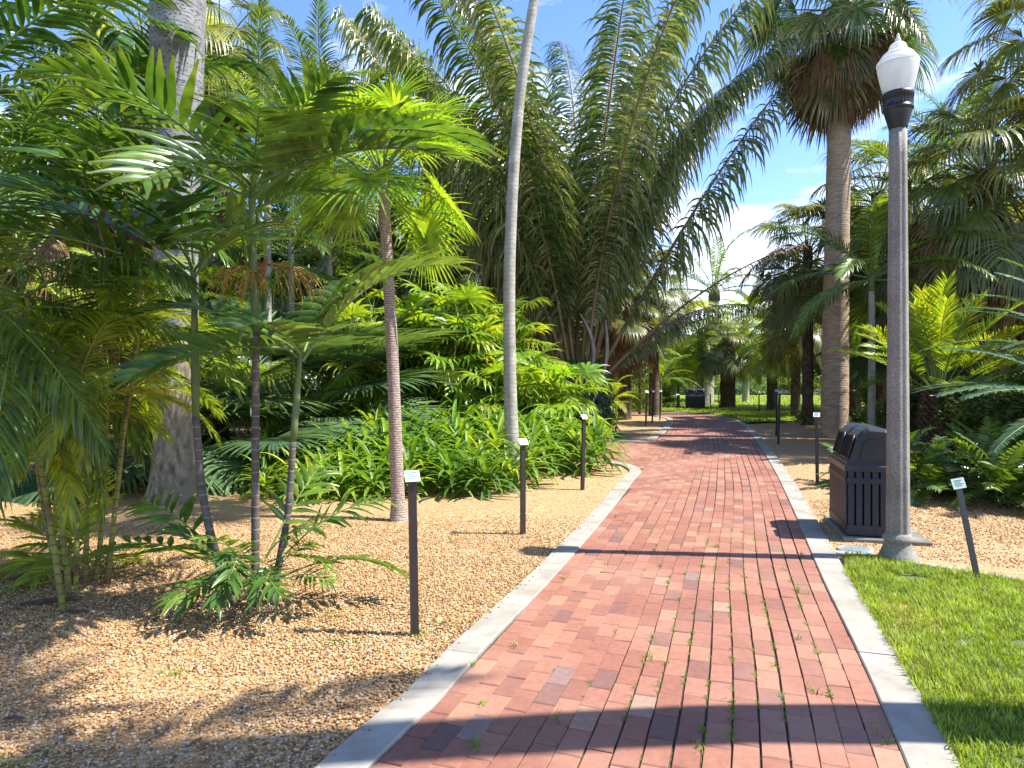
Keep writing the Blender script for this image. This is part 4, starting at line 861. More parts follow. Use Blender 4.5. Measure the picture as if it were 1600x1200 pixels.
# --- foreground: three stem clump
def flower_stalk(root, p, az, ln, mat, seed, name='flower_stalk'):
    r = random.Random(seed); acc = Acc(); d = Vector((math.cos(az), math.sin(az), .2)).normalized(); q = [Vector(p)]
    for j in range(4): q.append(q[-1] + d * ln * .12); d = (d + DOWN * .15).normalized()
    tube(acc, q, [.012, .010, .008, .006, .005], 5)
    for k in range(26):
        s = q[1 + k % 4].lerp(q[min(4, 1 + k % 4 + 1)], r.random()); dd = (d + Vector((r.uniform(-1, 1), r.uniform(-1, 1), r.uniform(-.5, .7)))).normalized(); c = [s.copy()]
        for j in range(6): c.append(c[-1] + dd * ln * .12); dd = (dd + DOWN * .35 + Vector((r.uniform(-.15, .15), r.uniform(-.15, .15), 0))).normalized()
        tube(acc, c, [.0035, .0035, .003, .003, .0025, .002, .0015], 4)
        for j in range(2, 7):
            for u in range(2):
                v = c[j] + Vector((r.uniform(-.008, .008), r.uniform(-.008, .008), r.uniform(-.008, .008))); s_ = .0045
                acc.add([v + Vector((s_, 0, 0)), v + Vector((0, s_, 0)), v - Vector((s_, 0, 0)), v - Vector((0, s_, 0)), v + Vector((0, 0, s_)), v - Vector((0, 0, s_))], [(0, 1, 4), (1, 2, 4), (2, 3, 4), (3, 0, 4), (1, 0, 5), (2, 1, 5), (3, 2, 5), (0, 3, 5)], (.5, .5))
    return obj(name, acc.mesh(name, [M[mat]]), root)
M['fruit'] = surf_mat('ochre_flower_stalk', [(.22, .17, .03), (.36, .25, .05), (.42, .22, .05)], 30, .6, 0)
M['rust'] = surf_mat('rust_leaf_base', [(.20, .07, .02), (.34, .13, .04)], 12, .7, .2)
def clump3():
    b = gp(388, 946); r = random.Random(77)
    root = empty('clumping_palm', (b.x, b.y, gz(b.x, b.y) - .01), 'three stemmed dark ringed clump palm with glossy broad leaflets on the gravel', 'palm')
    loc = lambda px, py, Y: at(px, py, Y) - root.location
    stems = [([loc(372, 945, 4.30), loc(345, 890, 4.32), loc(318, 780, 4.36), loc(306, 650, 4.38), loc(303, 520, 4.4), loc(303, 415, 4.4)], .023),
             ([loc(398, 945, 4.35), loc(399, 850, 4.35), loc(399, 700, 4.35), loc(400, 520, 4.34), loc(398, 380, 4.32), loc(392, 285, 4.3)], .024),
             ([loc(425, 945, 4.4), loc(436, 880, 4.42), loc(450, 800, 4.44), loc(458, 690, 4.44), loc(467, 600, 4.46), loc(470, 545, 4.48)], .022)]
    tops = []
    for i, (P, rr) in enumerate(stems):
        n = len(P); k = int(n * .66)
        trunk(root, P[:k + 1], [rr * (1.15 - .06 * j) for j in range(k + 1)], M['darkcane'], 12, 'stem', .01, i, 8)
        a = Acc(); tube(a, [P[k].lerp(P[-1], u / 5) for u in range(6)], [rr * .95, rr * 1.15, rr * 1.1, rr * .95, rr * .8, rr * .5], 10); obj('leaf_sheath', a.mesh('leaf_sheath', [M['sheath']]), root); tops.append(P[-1])
    spec = [(0, 175, 42, 1.0), (0, 200, 20, 1.05), (0, 120, 62, 1.0), (0, 95, 82, .8), (0, 20, 62, .85), (0, -95, 42, .9), (0, 150, 2, .9), (0, 235, 42, .9), (0, -45, 22, .8),
            (1, 10, 42, 1.08), (1, 350, 22, 1.0), (1, 170, 42, 1.1), (1, 195, 22, 1.0), (1, 270, 2, .85), (1, 300, 22, .85), (1, 245, 42, .9), (1, 80, 62, .8), (1, 40, 62, .8), (1, 320, 62, .7),
            (2, 20, 62, .95), (2, 60, 62, .9), (2, 270, 22, .7), (2, 230, 2, .75), (2, 180, 42, .8), (2, 130, 22, .8)]
    for s, az, e, q in spec:
        put_frond(root, S['clump'].get(e, r), tops[s] - Vector((0, 0, r.uniform(0, .12))), R(az + r.uniform(-8, 8)), R(r.uniform(-4, 4)), q, 'frond', .01, R(r.uniform(-18, 18)))
    for px, az, e, q in ((330, 180, 25, 1.15), (345, 150, 50, 1.1), (380, 240, 25, .8), (395, 265, 0, .8), (410, 300, 25, .9), (440, 20, 50, 1.1), (430, 0, 25, 1.2), (420, 330, 25, .8), (415, 90, 75, 1.1), (375, 285, 25, .9), (385, 215, 50, .8), (440, 60, 50, .8), (440, 310, 50, .6), (405, 255, 25, .7), (355, 200, 75, .8), (400, 280, 50, .6), (370, 260, 50, .7), (420, 240, 25, .55), (390, 320, 50, .6), (430, 275, 0, .6), (375, 230, 0, .6), (412, 350, 50, .7), (365, 170, 50, .7), (450, 330, 25, .6)):
        p0 = loc(px, 945, 4.33); put_frond(root, S['sprout'].get(e, r), (p0.x, p0.y + r.uniform(-.08, .08), .10 + r.uniform(0, .25)), R(az), 0, q, 'basal_frond', 0, R(r.uniform(-25, 25)))
    for P_, az, ln in ((loc(402, 420, 4.34), 3.4, .3), (loc(402, 415, 4.34), .2, .42), (loc(404, 430, 4.34), -1.4, .28)): flower_stalk(root, P_, az, ln, 'fruit', int(az * 10))
    a = Acc(); q = loc(407, 440, 4.32); strip(a, [q + Vector((.0, 0, -.03)), q + Vector((.006, -.01, .05)), q + Vector((.03, -.02, .11)), q + Vector((.05, -.02, .16))], [Vector((1, .2, 0))] * 4, [.012, .024, .018, .002], .5); obj('dry_sheath', a.mesh('dry_sheath', [M['rust']]), root)
clump3()
# --- yellow green clump at the far left
def arecaclump():
    b = gp(128, 905); r = random.Random(5)
    root = empty('clumping_palm', (b.x, b.y, gz(b.x, b.y) - .01), 'yellow green clump palm with thin upright canes at the left edge', 'palm')
    loc = lambda px, py, Y: at(px, py, Y) - root.location
    st = [((92, 905), (62, 760), (52, 640), 4.75, .016), ((118, 905), (122, 760), (118, 600), 4.7, .017), ((135, 905), (135, 740), (130, 560), 4.9, .018), ((150, 905), (165, 740), (165, 520), 4.95, .02), ((165, 900), (185, 760), (200, 600), 5.0, .017), ((168, 905), (190, 700), (216, 540), 4.85, .02), ((110, 905), (75, 640), (38, 450), 4.5, .02), ((100, 900), (40, 600), (-30, 430), 4.3, .02)]
    tops = []
    for i, (a_, b_, c_, Y, rr) in enumerate(st):
        P = [loc(a_[0], a_[1], Y * .99), loc(b_[0], b_[1], Y), loc(c_[0], c_[1], Y)]; P[0].z = 0
        rr *= .78; trunk(root, P, [rr * 1.2, rr, rr * .9], M['greencane'], 10, 'stem', .01, i, 8); tops.append(P[-1])
    for i, tp in enumerate(tops):
        if i < 6: crown(root, S['areca'], tp, 7, 78, -14, r, .72, .01, .12, name='frond')
        else: crown(root, S['arecag'], tp, 13, 70, -50, r, 1.02, .01, .2, name='frond')
    for k in range(16):
        az = r.uniform(0, 6.28); put_frond(root, S['arecasp'].get(r.choice([25, 50, 0, 75]), r), (r.uniform(-.16, .16), r.uniform(-.14, .1), r.uniform(.02, .2)), az, 0, r.uniform(.7, 1.3), 'basal_frond')
arecaclump()

# --- big grey royal trunk (crown above the frame)
rb0 = base_of(272, 8.1); r = random.Random(9)
root = empty('royal_palm', (rb0.x, rb0.y, -.02), 'massive grey trunk of a royal palm with flared rough base at left', 'palm tree')
H = 10.5
trunk(root, [(0, 0, 0), (0.02, 0, .22), (.03, 0, .8), (.045, 0, 1.9)], [.37, .285, .245, .225], M['royal_low'], 28, 'trunk_base', .03, 1, 6)
trunk(root, [(.045, 0, 1.9), (.02, 0, 3.2), (.03, 0, 4.8), (.05, 0, 6.0), (.06, 0, 8), (.08, 0, H)], [.226, .25, .29, .305, .27, .21], M['royal'], 28, 'trunk', .004, 2, 8)
a = Acc(); tube(a, [Vector((.08, 0, H)), Vector((.08, 0, H + .9)), Vector((.08, 0, H + 1.8))], [.23, .19, .08], 14); obj('crownshaft', a.mesh('crownshaft', [M['sheath']]), root)
crown(root, S['feather'], (.08, 0, H + 1.5), 15, 80, -12, r, 1.25, .1, .3)

# --- pinkish thin trunk with bright thatch crown
palm('thatch_palm', 'slender pinkish brown trunk with bright lime fan leaves above the gravel', 597, 7.0, 262, 'pinkbark', .072, .052, 'thatch', 26, 85, -20, 1.0, 3, flare=2.0, base_px=625, jit=10, zr=.2)
# --- tall pale slim trunk, crown above the frame
rb1 = base_of(800, 9.6); root = empty('slim_palm', (rb1.x, rb1.y, -.02), 'tall slim pale grey trunk leaning right at the middle of the view', 'palm tree')
loc = lambda px, py: at(px, py, 9.6) - root.location
trunk(root, [(0.02, 0, 0), (.015, 0, .22), loc(797, 600), loc(796, 430), loc(803, 260), loc(816, 120), loc(836, -10), loc(870, -230)], [.15, .108, .090, .082, .078, .074, .068, .06], M['slimbark'], 20, 'trunk', .008, 3, 8)
r = random.Random(21); crown(root, S['small'], loc(870, -230), 12, 78, -10, r, 1.0, .05, .2)

# --- the giant central palm
ab = base_of(905, 17.0); root = empty('giant_feather_palm', (ab.x, ab.y, -.02), 'giant feather palm with enormous arching dark fronds at the centre', 'palm tree')
trunk(root, [(0, 0, 0), (0, 0, .6), (.03, 0, 1.2), (0, 0, 1.8)], [.60, .52, .50, .36], M['attbark'], 22, 'trunk', .10, 5, 8)
r = random.Random(41); AT = Vector((0, 0, 1.15))
# azimuth, starting elevation, scale, roll
for az, e, q, ro in ((5, 57, 1.03, 0), (-12, 78, .9, 8), (28, 57, 1.0, -8), (60, 68, 1.05, 0), (-40, 78, .98, 4), (-88, 86, 1.0, 0), (-75, 78, .92, -6), (170, 78, 1.08, 0), (186, 68, 1.02, 4), (150, 68, 1.0, 4), (120, 78, 1.05, 0), (-130, 86, 1.0, 4), (95, 68, 1.0, 0), (215, 68, .92, 0), (196, 57, 1.0, 0), (232, 78, .95, 0), (140, 57, .98, 0), (-150, 78, .98, 4), (78, 86, 1.1, 0), (10, 78, 1.0, 0), (350, 86, 1.05, 0), (180, 86, 1.05, 0), (245, 78, .9, 0), (165, 68, 1.0, 6), (12, 78, 1.0, -5), (-28, 86, 1.0, 0), (200, 86, 1.0, 6), (100, 86, 1.05, 0)):
    a_ = R(az); put_frond(root, S['attalea'].get(e, r), AT + Vector((.25 * math.cos(a_), .25 * math.sin(a_), r.uniform(-.2, .4))), a_, R(r.uniform(-2, 2)), q, 'frond', 0, R(ro + r.uniform(-5, 5)))
for az, e, q in ((20, 44, .60), (150, 44, .6)): put_frond(root, S['attalea'].get(e, r), AT + Vector((0, 0, -.1)), R(az), 0, q, 'frond', .3, R(r.uniform(-8, 8)))
put_frond(root, S['attdead'].get(45, r), AT, R(8), 0, .95, 'dead_frond', .3)
for az, q in ((200, .36), (150, .38), (170, .34), (230, .26)): put_frond(root, S['attdead'].get(-60, r), AT + Vector((0, 0, 1.9)), R(az), 0, q, 'dead_frond', .45)
M['spathe'] = surf_mat('grey_dry_spathe', [(.16, .13, .105), (.28, .24, .20), (.38, .34, .30)], 8, .8, .3, stretch=(4, 4, .6))
for px0, py0, px1, py1 in ((945, 500, 908, 660), (905, 490, 915, 600)):
    q = Acc(); A_ = at(px0, py0, 16.2) - root.location; B_ = at(px1, py1, 16.1) - root.location
    pts = [A_.lerp(B_, i / 8) + Vector((.22 * math.sin(i / 8 * math.pi), 0, 0)) for i in range(9)]; strip(q, pts, [Vector((.5, .9, 0)).normalized()] * 9, [.03 + .07 * math.sin(math.pi * (i / 8) ** .8) for i in range(9)], .6, .5); obj('dry_spathe', q.mesh('dry_spathe', [M['spathe']]), root)
M['ivy'] = G('climbing_ivy_leaf', [(.02, .06, .02), (.035, .09, .028), (.06, .13, .035)], .4, .3)
ivy = Acc(); r = random.Random(3)
for k in range(4200):
    a_ = r.uniform(0, 6.28); z = r.random() ** 1.2 * 1.9; rad = .62 + .42 * (1 - z / 2.0) * r.random() + r.gauss(0, .05); p_ = Vector((rad * math.cos(a_), rad * math.sin(a_), z)); out_ = Vector((math.cos(a_), math.sin(a_), 0))
    d = (out_ * .4 + DOWN + Vector((r.uniform(-.6, .6), r.uniform(-.6, .6), .1))).normalized(); w_ = d.cross(out_ + Vector((r.uniform(-.4, .4), r.uniform(-.4, .4), .3))).normalized(); s_ = r.uniform(.05, .11)
    strip(ivy, [p_, p_ + d * s_ * .5, p_ + d * s_], [w_] * 3, [s_ * .2, s_ * .42, .002], .25, r.random())
tag(obj('climbing_ivy', ivy.mesh('climbing_ivy', [M['ivy']]), None, (ab.x, ab.y, 0)), 'dark green ivy climbing round the base of the giant central palm', 'ivy')

# --- right: tall fan palm with brown skirt
palm('tall_fan_palm', 'tall fan palm with thick brown ringed trunk and hanging dead skirt left of the lamp', 1316, 16.6, 5, 'fanbark', .32, .235, 'washy', 36, 80, -50, 1.15, 7, flare=1.08, base_px=1302, skirt=60, skirt_sc=1.15, zr=.5, ns=24)
palm('ringed_feather_palm', 'small feather palm with thin grey ringed trunk just left of the lamp post', 1362, 14.5, 455, 'slimbark', .085, .06, 'small', 15, 78, -10, 1.02, 9, shaft=.5, zr=.15, az0=3.4)
palm('bushy_fan_palm', 'huge dense fan palm with drooping brown skirt at the right edge', 1545, 14.1, 265, 'boots', .28, .24, 'sabal', 44, 82, -60, 1.28, 11, skirt=36, skirt_sc=1.25, zr=1.2, booted=True)
palm('bushy_fan_palm', 'upper right corner fan palm with green leaves only', 1640, 14, 80, 'boots', .24, .2, 'sabal', 30, 82, -40, 1.15, 12, zr=.6, booted=True)
palm('dark_fan_palm', 'dark fan palm behind the thick brown trunk, its leaves reaching left into the sky', 1262, 21, 385, 'boots', .17, .14, 'sabal', 36, 82, -42, 1.15, 13, skirt=8, zr=1.0, booted=True)
palm('dark_fan_palm', 'lower dark fan palm with drooping leaves left of the thick brown trunk', 1243, 24, 485, 'boots', .17, .14, 'sabal', 30, 75, -32, .95, 14, skirt=12, zr=.8, booted=True)
palm('dark_fan_palm', 'shaded fan palm standing between the thick trunk and the lamp post', 1372, 21, 300, 'boots', .24, .2, 'sabal', 34, 82, -50, 1.3, 15, zr=.9, booted=True)
palm('dark_fan_palm', 'fan palm crown directly right of the lamp shaft', 1450, 18, 370, 'boots', .24, .2, 'sabal', 34, 80, -55, 1.15, 16, zr=.9, booted=True)
palm('feather_palm', 'yellowish feather palm whose top shows right of the black lamp collar', 1432, 19, 290, 'slimbark', .11, .09, 'feather', 20, 80, -20, 1.0, 17, zr=.3)
palm('feather_palm', 'single upright feather crown poking into the sky at upper right', 1502, 26, 250, 'slimbark', .12, .09, 'feather', 9, 86, 40, 1.35, 18, zr=.2, jit=4)
palm('feather_palm', 'dark feather palm low behind the pineapple trunked cycad', 1490, 18, 470, 'boots', .2, .18, 'featherd', 22, 75, -25, 1.0, 19, zr=.3)
palm('feather_palm', 'dark feather palm at the far right behind the bushy fan palm', 1600, 17, 420, 'boots', .2, .18, 'featherd', 24, 80, -30, 1.2, 20, zr=.3)
palm('dark_fan_palm', 'low shaded fan palm behind the bin and lamp post', 1405, 20, 520, 'boots', .22, .2, 'darkfan', 26, 70, -10, 1.2, 24, zr=.5, booted=True)
palm('dark_fan_palm', 'low fan palm against the lawn right of the thick trunk', 1335, 25, 545, 'boots', .22, .2, 'darkfan', 18, 70, -10, .8, 25, zr=.5, booted=True)

# pineapple trunk palm, cycads and the dark shrub
pb = gp(1467, 672); pb = Vector(((1467 - 800) * 12.2 / FPX, 12.2, 0)); r = random.Random(8)
root = empty('dwarf_date_palm', (pb.x, pb.y, .0), 'dwarf palm with pineapple shaped dark trunk and upright yellow green fronds', 'palm')
ac = Acc(); 
for i in range(21):
    for k in range(14):
        a_ = 2 * math.pi * (k + .5 * (i % 2)) / 14; z = .05 + i * .058; rad = .20 + .08 * math.sin(i / 20 * math.pi); n_ = Vector((math.cos(a_), math.sin(a_), 0)); c = n_ * rad + Vector((0, 0, z)); w_ = Vector((-n_.y, n_.x, 0))
        tip = c + n_ * .07 + Vector((0, 0, .07)); ac.add([c - w_ * .05 + Vector((0, 0, -.02)), c + w_ * .05 + Vector((0, 0, -.02)), tip + w_ * .015, tip - w_ * .015, c + Vector((0, 0, .06))], [(0, 1, 2, 3), (3, 2, 4), (0, 3, 4), (1, 4, 2)], (r.random(), .5))
tube(ac, [(0, 0, 0), (0, 0, .6), (0, 0, 1.27)], [.2, .26, .14], 14, 0, .5)
obj('trunk', ac.mesh('trunk', [M['boots']], False), root)
crown(root, S['fish'], (0, 0, 1.2), 34, 86, 22, r, 1.0, .06, .1, jit=6, pw=1.1)
def cycad(px, Y, zb, n, e_hi, e_lo, q, label, seed, az0=None, spread=None):
    c_ = base_of(px, Y); r = random.Random(seed); root = empty('cycad', (c_.x, c_.y, 0), label, 'cycad')
    trunk(root, [(0, 0, 0), (0, 0, zb * .5), (0, 0, zb)], [.24, .25, .16], M['boots'], 16, 'trunk', .08, seed, 8); az = az0 or 0
    for k in range(n):
        az = (k * 2.39996) if spread is None else R(spread[0] + (spread[1] - spread[0]) * (k + r.uniform(-.2, .2)) / (n - 1))
        e = e_hi + (e_lo - e_hi) * ((k * .618) % 1 if spread else k / (n - 1)); put_frond(root, S['cycad'].get(e, r), (0, 0, zb), az, 0, q * r.uniform(.9, 1.1), 'frond', .05, R(r.uniform(-10, 10)))
cycad(1752, 9.6, 1.55, 20, 66, 8, 1.0, 'blue green cycad whose long stiff fronds reach in from the right edge', 4, None, (85, 235))
cycad(1735, 8.1, .98, 9, 40, 14, .86, 'low cycad with one silver edged frond arching over the dark shrub', 6, None, (100, 196))
put = 0
pts = []
r = random.Random(19)
zl = ['front left', 'front', 'front right', 'middle', 'back left', 'back']
for i, (x_, y_, n_, h_) in enumerate([(5.0, 8.35, 26, .35), (5.55, 7.7, 30, .45), (6.2, 7.3, 26, .35), (6.0, 8.6, 30, .6), (5.25, 9.3, 26, .5), (6.9, 8.1, 26, .5), (4.75, 9.0, 20, .25), (6.6, 9.4, 22, .5)]):
    lab = ['broad leaflet dark shrub just right of the lamp post foot', 'broad leaflet dark shrub directly behind the tilted sign', 'broad leaflet dark shrub at the right edge above the lawn border', 'tall middle clump of the dark broad leaflet shrubs', 'broad leaflet shrub behind the lamp shaft', 'dark shrub clump under the arching silver edged frond', 'smallest dark shrub nearest the bin', 'rearmost dark shrub clump by the right edge'][i]
    root = empty('dark_shrub', (x_, y_, 0), lab, 'shrub', 'dark broad leaflet shrubs right of the lamp')
    for k in range(n_):
        az = k * 2.39996; e = 78 - 72 * (k / n_) + r.uniform(-8, 8); put_frond(root, S['zamia'].get(e, r), (r.uniform(-.12, .12), r.uniform(-.12, .12), r.uniform(.0, h_ * .35)), az, 0, r.uniform(.85, 1.15) * (.62 + .15 * h_), 'frond', 0, R(r.uniform(-15, 15)))

# --- strap leaf bed
ros = [rosette(60 + i, 36 if i < 3 else 30, .50, .68, .064) for i in range(5)]; M['strapy'] = G('pale_strap_leaf', [(.10, .20, .03), (.22, .32, .04), (.34, .38, .05)], .4, .4); rosy = rosette(70, 24, .45, .6, .04, 'strapy')
bed1 = [(-3.45, 9.2), (-3.0, 8.3), (-2.2, 8.0), (-1.4, 8.25), (-.6, 8.35), (.15, 8.75), (.35, 9.8), (.6, 10.0), (1.0, 9.95), (1.42, 10.45), (1.45, 11.2), (.6, 11.7), (-1, 11.9), (-3.2, 11.7), (-3.9, 10.4)]
bx = np.array([q[0] for q in bed1]); by = np.array([q[1] for q in bed1]); pts = []
for k in range(4000):
    x_, y_ = rng.uniform(-4, 1.6), rng.uniform(7.9, 12)
    if inside([x_], [y_], bx, by)[0] and all((x_ - a[0]) ** 2 + (y_ - a[1]) ** 2 > .34 ** 2 for a in pts) and (x_ - rb1.x) ** 2 + (y_ - rb1.y) ** 2 > .12: pts.append((x_, y_))
for x_, y_ in pts:
    o = bpy.data.objects.new('strap_leaf_plant', rng.choice(ros)); C.objects.link(o); fr = min(1, max(0, (y_ - 8.1) / 3.0)); q = (.80 + .22 * fr) * rng.uniform(.88, 1.12); zo = .36 * fr
    if x_ > .4: q = rng.uniform(.88, 1.05); zo = .1 + .2 * min(1, max(0, y_ - 10.3))
    if x_ < -2.6: q *= .8
    o.location = (x_, y_, zo); o.rotation_euler = (0, 0, rng.uniform(0, 6.28)); o.scale = (q, q, q)
    tag(o, 'glossy green strap leaved rosette in the dense bed behind the gravel', 'plant', 'strap leaved plants massed in the bed')
for px, py, lb_ in ((470, 775, 'pale yellow strap leaf plant at the front left of the bed'), (800, 762, 'small yellowish strap leaf plant at the foot of the slim pale trunk')):
    b_ = gp(px, py); o = tag(obj('strap_leaf_plant', rosy, None, (b_.x, b_.y, 0)), lb_, 'plant')

# --- lady palm thicket
rh = random.Random(12)
for i, (px, Y, top, n, yel, lab) in enumerate([(590, 12.9, 470, 9, .5, 'yellowish lady palm clump at the left of the thicket'), (655, 13.3, 468, 10, .6, 'lady palm clump with drooping yellow leaves behind the pinkish trunk'), (715, 13.3, 478, 10, .3, 'fresh green lady palm clump left of the slim pale trunk'), (770, 13.4, 470, 10, .3, 'lady palm clump directly behind the slim pale trunk'), (822, 12.9, 515, 9, .4, 'lady palm clump at the right end of the thicket'), (545, 14.0, 455, 9, .5, 'rear left lady palm clump behind the big fans'), (685, 14.2, 448, 9, .3, 'tallest rear lady palm clump near the dark old palms'), (745, 14.1, 462, 8, .3, 'rear lady palm clump close to the giant palm'), (842, 12.45, 560, 6, .35, 'low lady palm clump leaning over the ivy')]):
    c_ = base_of(px, Y); root = empty('lady_palm', (c_.x, c_.y, 0), lab, 'palm', 'lady palm thicket behind the strap leaved bed')
    zt = at(px, top, Y).z
    for k in range(n):
        x_, y_ = rh.uniform(-.75, .75), rh.uniform(-.6, .6); h_ = zt * rh.uniform(.55, 1.0) - .25; lx, ly = x_ * .25, y_ * .25; ac = Acc(); P_ = [Vector((x_, y_, 0)), Vector((x_ + lx * .4, y_ + ly * .4, h_ * .5)), Vector((x_ + lx, y_ + ly, h_))]
        tube(ac, P_, [.014, .013, .012], 6); obj('cane', ac.mesh('cane', [M['greencane' if k % 2 else 'boots']]), root)
        for j in range(8):
            f_ = 1 - .055 * j; pz = P_[1].lerp(P_[2], max(0, 1 - j * .11)); sp_ = S['rhapisy'] if rh.random() < yel else S['rhapis']
            put_frond(root, sp_.get(75 - 13 * j + rh.uniform(-8, 8), rh), pz, j * 2.4 + k, 0, rh.uniform(1.05, 1.45), 'fan_leaf', .01, R(rh.uniform(-20, 20)))
        if rh.random() < .5: put_frond(root, S['skirt'].get(-84, rh), P_[1].lerp(P_[2], .3), rh.uniform(0, 6), 0, .35, 'dead_leaf', .01)

# --- big ground level fans behind the royal trunk
for px, Y, z, n, spc, q, lab, sd_ in ((300, 10.3, .25, 9, 'darkfan', 1.15, 'dark green fans spreading low round the royal trunk', 1), (455, 11.9, .5, 11, 'bigfan', 1.3, 'silvery green giant fans between the clump palm and the strap bed', 2), (520, 13.0, .6, 10, 'bigfan', 1.3, 'rear silvery fans in front of the yellowish lady palm', 3), (215, 9.4, .2, 7, 'darkfan', 1.1, 'dark blue green fans left of the royal trunk', 4), (345, 11.8, .9, 10, 'sabaly', 1.25, 'mid green fans on pale stalks right of the royal trunk', 5), (395, 10.4, .15, 9, 'bigfan', .8, 'low fans beside the strap leaf bed at left', 6), (90, 17.5, .4, 10, 'darkfan', 1.3, 'dark fans far behind the yellow green clump', 7)):
    c_ = base_of(px, Y); root = empty('low_fan_palm', (c_.x, c_.y, 0), lab, 'palm'); r = random.Random(sd_ + 50)
    trunk(root, [(0, 0, -.02), (0, 0, z * .5 + .1), (0, 0, z + .15)], [.14, .13, .1], M['boots'], 12, 'trunk', .08, sd_, 6); crown(root, S[spc], (0, 0, z + .1), n, 72, 12, r, q, .05, .05)

# --- left background palms
L_ = [('broad_leaf_palm', 'broad leaflet palm filling the top left corner', -60, 7.0, 130, 'slimbark', 'broad', 16, .95, -20, 30, 0),
      ('broad_leaf_palm', 'broad leaflet palm just left of the royal trunk near the top of the frame', 205, 9.0, 165, 'boots', 'broad', 14, .85, -20, 31, 10),
      ('broad_leaf_palm', 'shaggy brown trunked palm with torn leaves left of the royal trunk', 150, 8.4, 300, 'boots', 'broad', 13, .8, -20, 32, 14),
      ('feather_palm', 'feather palm with one upright golden green frond right of the royal trunk', 418, 12.6, 235, 'slimbark', 'feather', 20, .95, -15, 33, 0),
      ('feather_palm', 'feather palm behind the thatch palm reaching the blue sky', 515, 15, 215, 'slimbark', 'feather', 22, 1.0, -25, 34, 6),
      ('shaggy_fan_palm', 'fan palm with grey dead skirt peeping right of the royal trunk top', 345, 14, 75, 'boots', 'sabal', 26, 1.0, -50, 35, 22),
      ('shaggy_fan_palm', 'fan palm high behind the top left corner', 225, 16, 60, 'boots', 'sabaly', 26, 1.3, -40, 36, 10),
      ('shaggy_fan_palm', 'fan palm behind the yellow green clump at left', 45, 12, 300, 'boots', 'sabaly', 26, 1.1, -40, 37, 8),
      ('yellow_palm', 'bright yellow green feather palm behind the left clump', 130, 9.6, 430, 'greencane', 'areca', 18, 1.5, -12, 38, 0),
      ('yellow_palm', 'yellow feather palm seen between the royal trunk and three stem clump', 250, 11.5, 440, 'greencane', 'areca', 18, 1.5, -12, 39, 0),
      ('yellow_palm', 'yellow green feather palm low at the left edge', 20, 9, 400, 'greencane', 'areca', 16, 1.5, -12, 40, 0),
      ('feather_palm', 'feather palm crown right behind the three stem clump', 455, 13.6, 375, 'slimbark', 'feather', 20, .85, -25, 41, 0),
      ('feather_palm', 'dark feather palm in the deep background at far left', 100, 19, 230, 'boots', 'featherd', 24, 1.2, -25, 42, 0),
      ('feather_palm', 'dark feather palm deep behind the royal trunk', 300, 20, 310, 'boots', 'featherd', 24, 1.2, -25, 43, 0),
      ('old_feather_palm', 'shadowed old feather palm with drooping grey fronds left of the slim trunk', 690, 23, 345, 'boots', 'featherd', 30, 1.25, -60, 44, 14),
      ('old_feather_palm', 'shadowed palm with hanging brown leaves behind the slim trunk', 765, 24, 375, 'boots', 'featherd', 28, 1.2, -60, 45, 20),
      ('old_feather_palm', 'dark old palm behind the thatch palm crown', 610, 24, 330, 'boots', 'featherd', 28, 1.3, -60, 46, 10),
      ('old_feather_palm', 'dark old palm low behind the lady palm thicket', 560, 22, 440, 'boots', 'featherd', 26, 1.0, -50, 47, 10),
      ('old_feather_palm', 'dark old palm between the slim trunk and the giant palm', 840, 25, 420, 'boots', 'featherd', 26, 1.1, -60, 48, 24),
      ('old_feather_palm', 'brown leaved old palm low behind the giant palm base', 955, 27, 430, 'boots', 'featherd', 24, 1.0, -40, 53, 10)]
for nm, lab, px, Y, ct, tm, spc, n, q, el, sd_, sk in L_:
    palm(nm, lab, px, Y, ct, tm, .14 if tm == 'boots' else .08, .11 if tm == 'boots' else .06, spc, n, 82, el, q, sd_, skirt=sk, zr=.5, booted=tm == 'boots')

# --- centre background
palm('brown_skirt_palm', 'palm whose brown dead fans hang down its whole trunk beyond the giant palm', 976, 24, 470, 'boots', .24, .2, 'sabal', 20, 80, 0, .9, 60, skirt=34, skirt_sc=.95, zr=1.2, booted=True)
palm('fan_palm', 'drooping blue green fan palm above the three thin posts', 1022, 26, 445, 'boots', .2, .18, 'sabal', 28, 80, -35, .95, 61, zr=.9, booted=True, skirt=6)
palm('fan_palm', 'sunlit fan palm above the distant bin', 1094, 33, 515, 'slimbark', .16, .14, 'sabaly', 34, 80, -30, 1.2, 62, zr=.9, booted=True)
palm('fan_palm', 'dark trunked fan palm standing on the edge of the far lawn', 1137, 32, 528, 'boots', .36, .32, 'sabal', 36, 80, -28, .9, 63, zr=1.0, booted=True, flare=1.25)
palm('fan_palm', 'fan palm right of the dark trunked one, its crown touching the lawn view', 1206, 29, 530, 'boots', .22, .19, 'sabaly', 34, 78, -28, .9, 64, zr=1.0, booted=True)
palm('fan_palm', 'pale green fan palm rising behind the far lawn palms', 1165, 40, 500, 'slimbark', .2, .17, 'sabaly', 30, 80, -30, 1.35, 65, zr=1.0, booted=True)
palm('royal_palm', 'small far royal palm with pale leaning trunk at the bend of the path', 1116, 36, 470, 'slimbark', .50, .28, 'feather', 14, 80, 5, 1.15, 66, base_px=1098, flare=1.1, shaft=1.0)
palm('banana_like_palm', 'bright small feather palm behind the three thin posts', 1032, 29, 592, 'greencane', .07, .05, 'feather', 12, 72, 15, .55, 67, zr=.1)
palm('banana_like_palm', 'bright small feather palm right of the brown skirt palm', 1000, 27, 560, 'greencane', .07, .05, 'areca', 14, 75, 10, 1.3, 68, zr=.1)
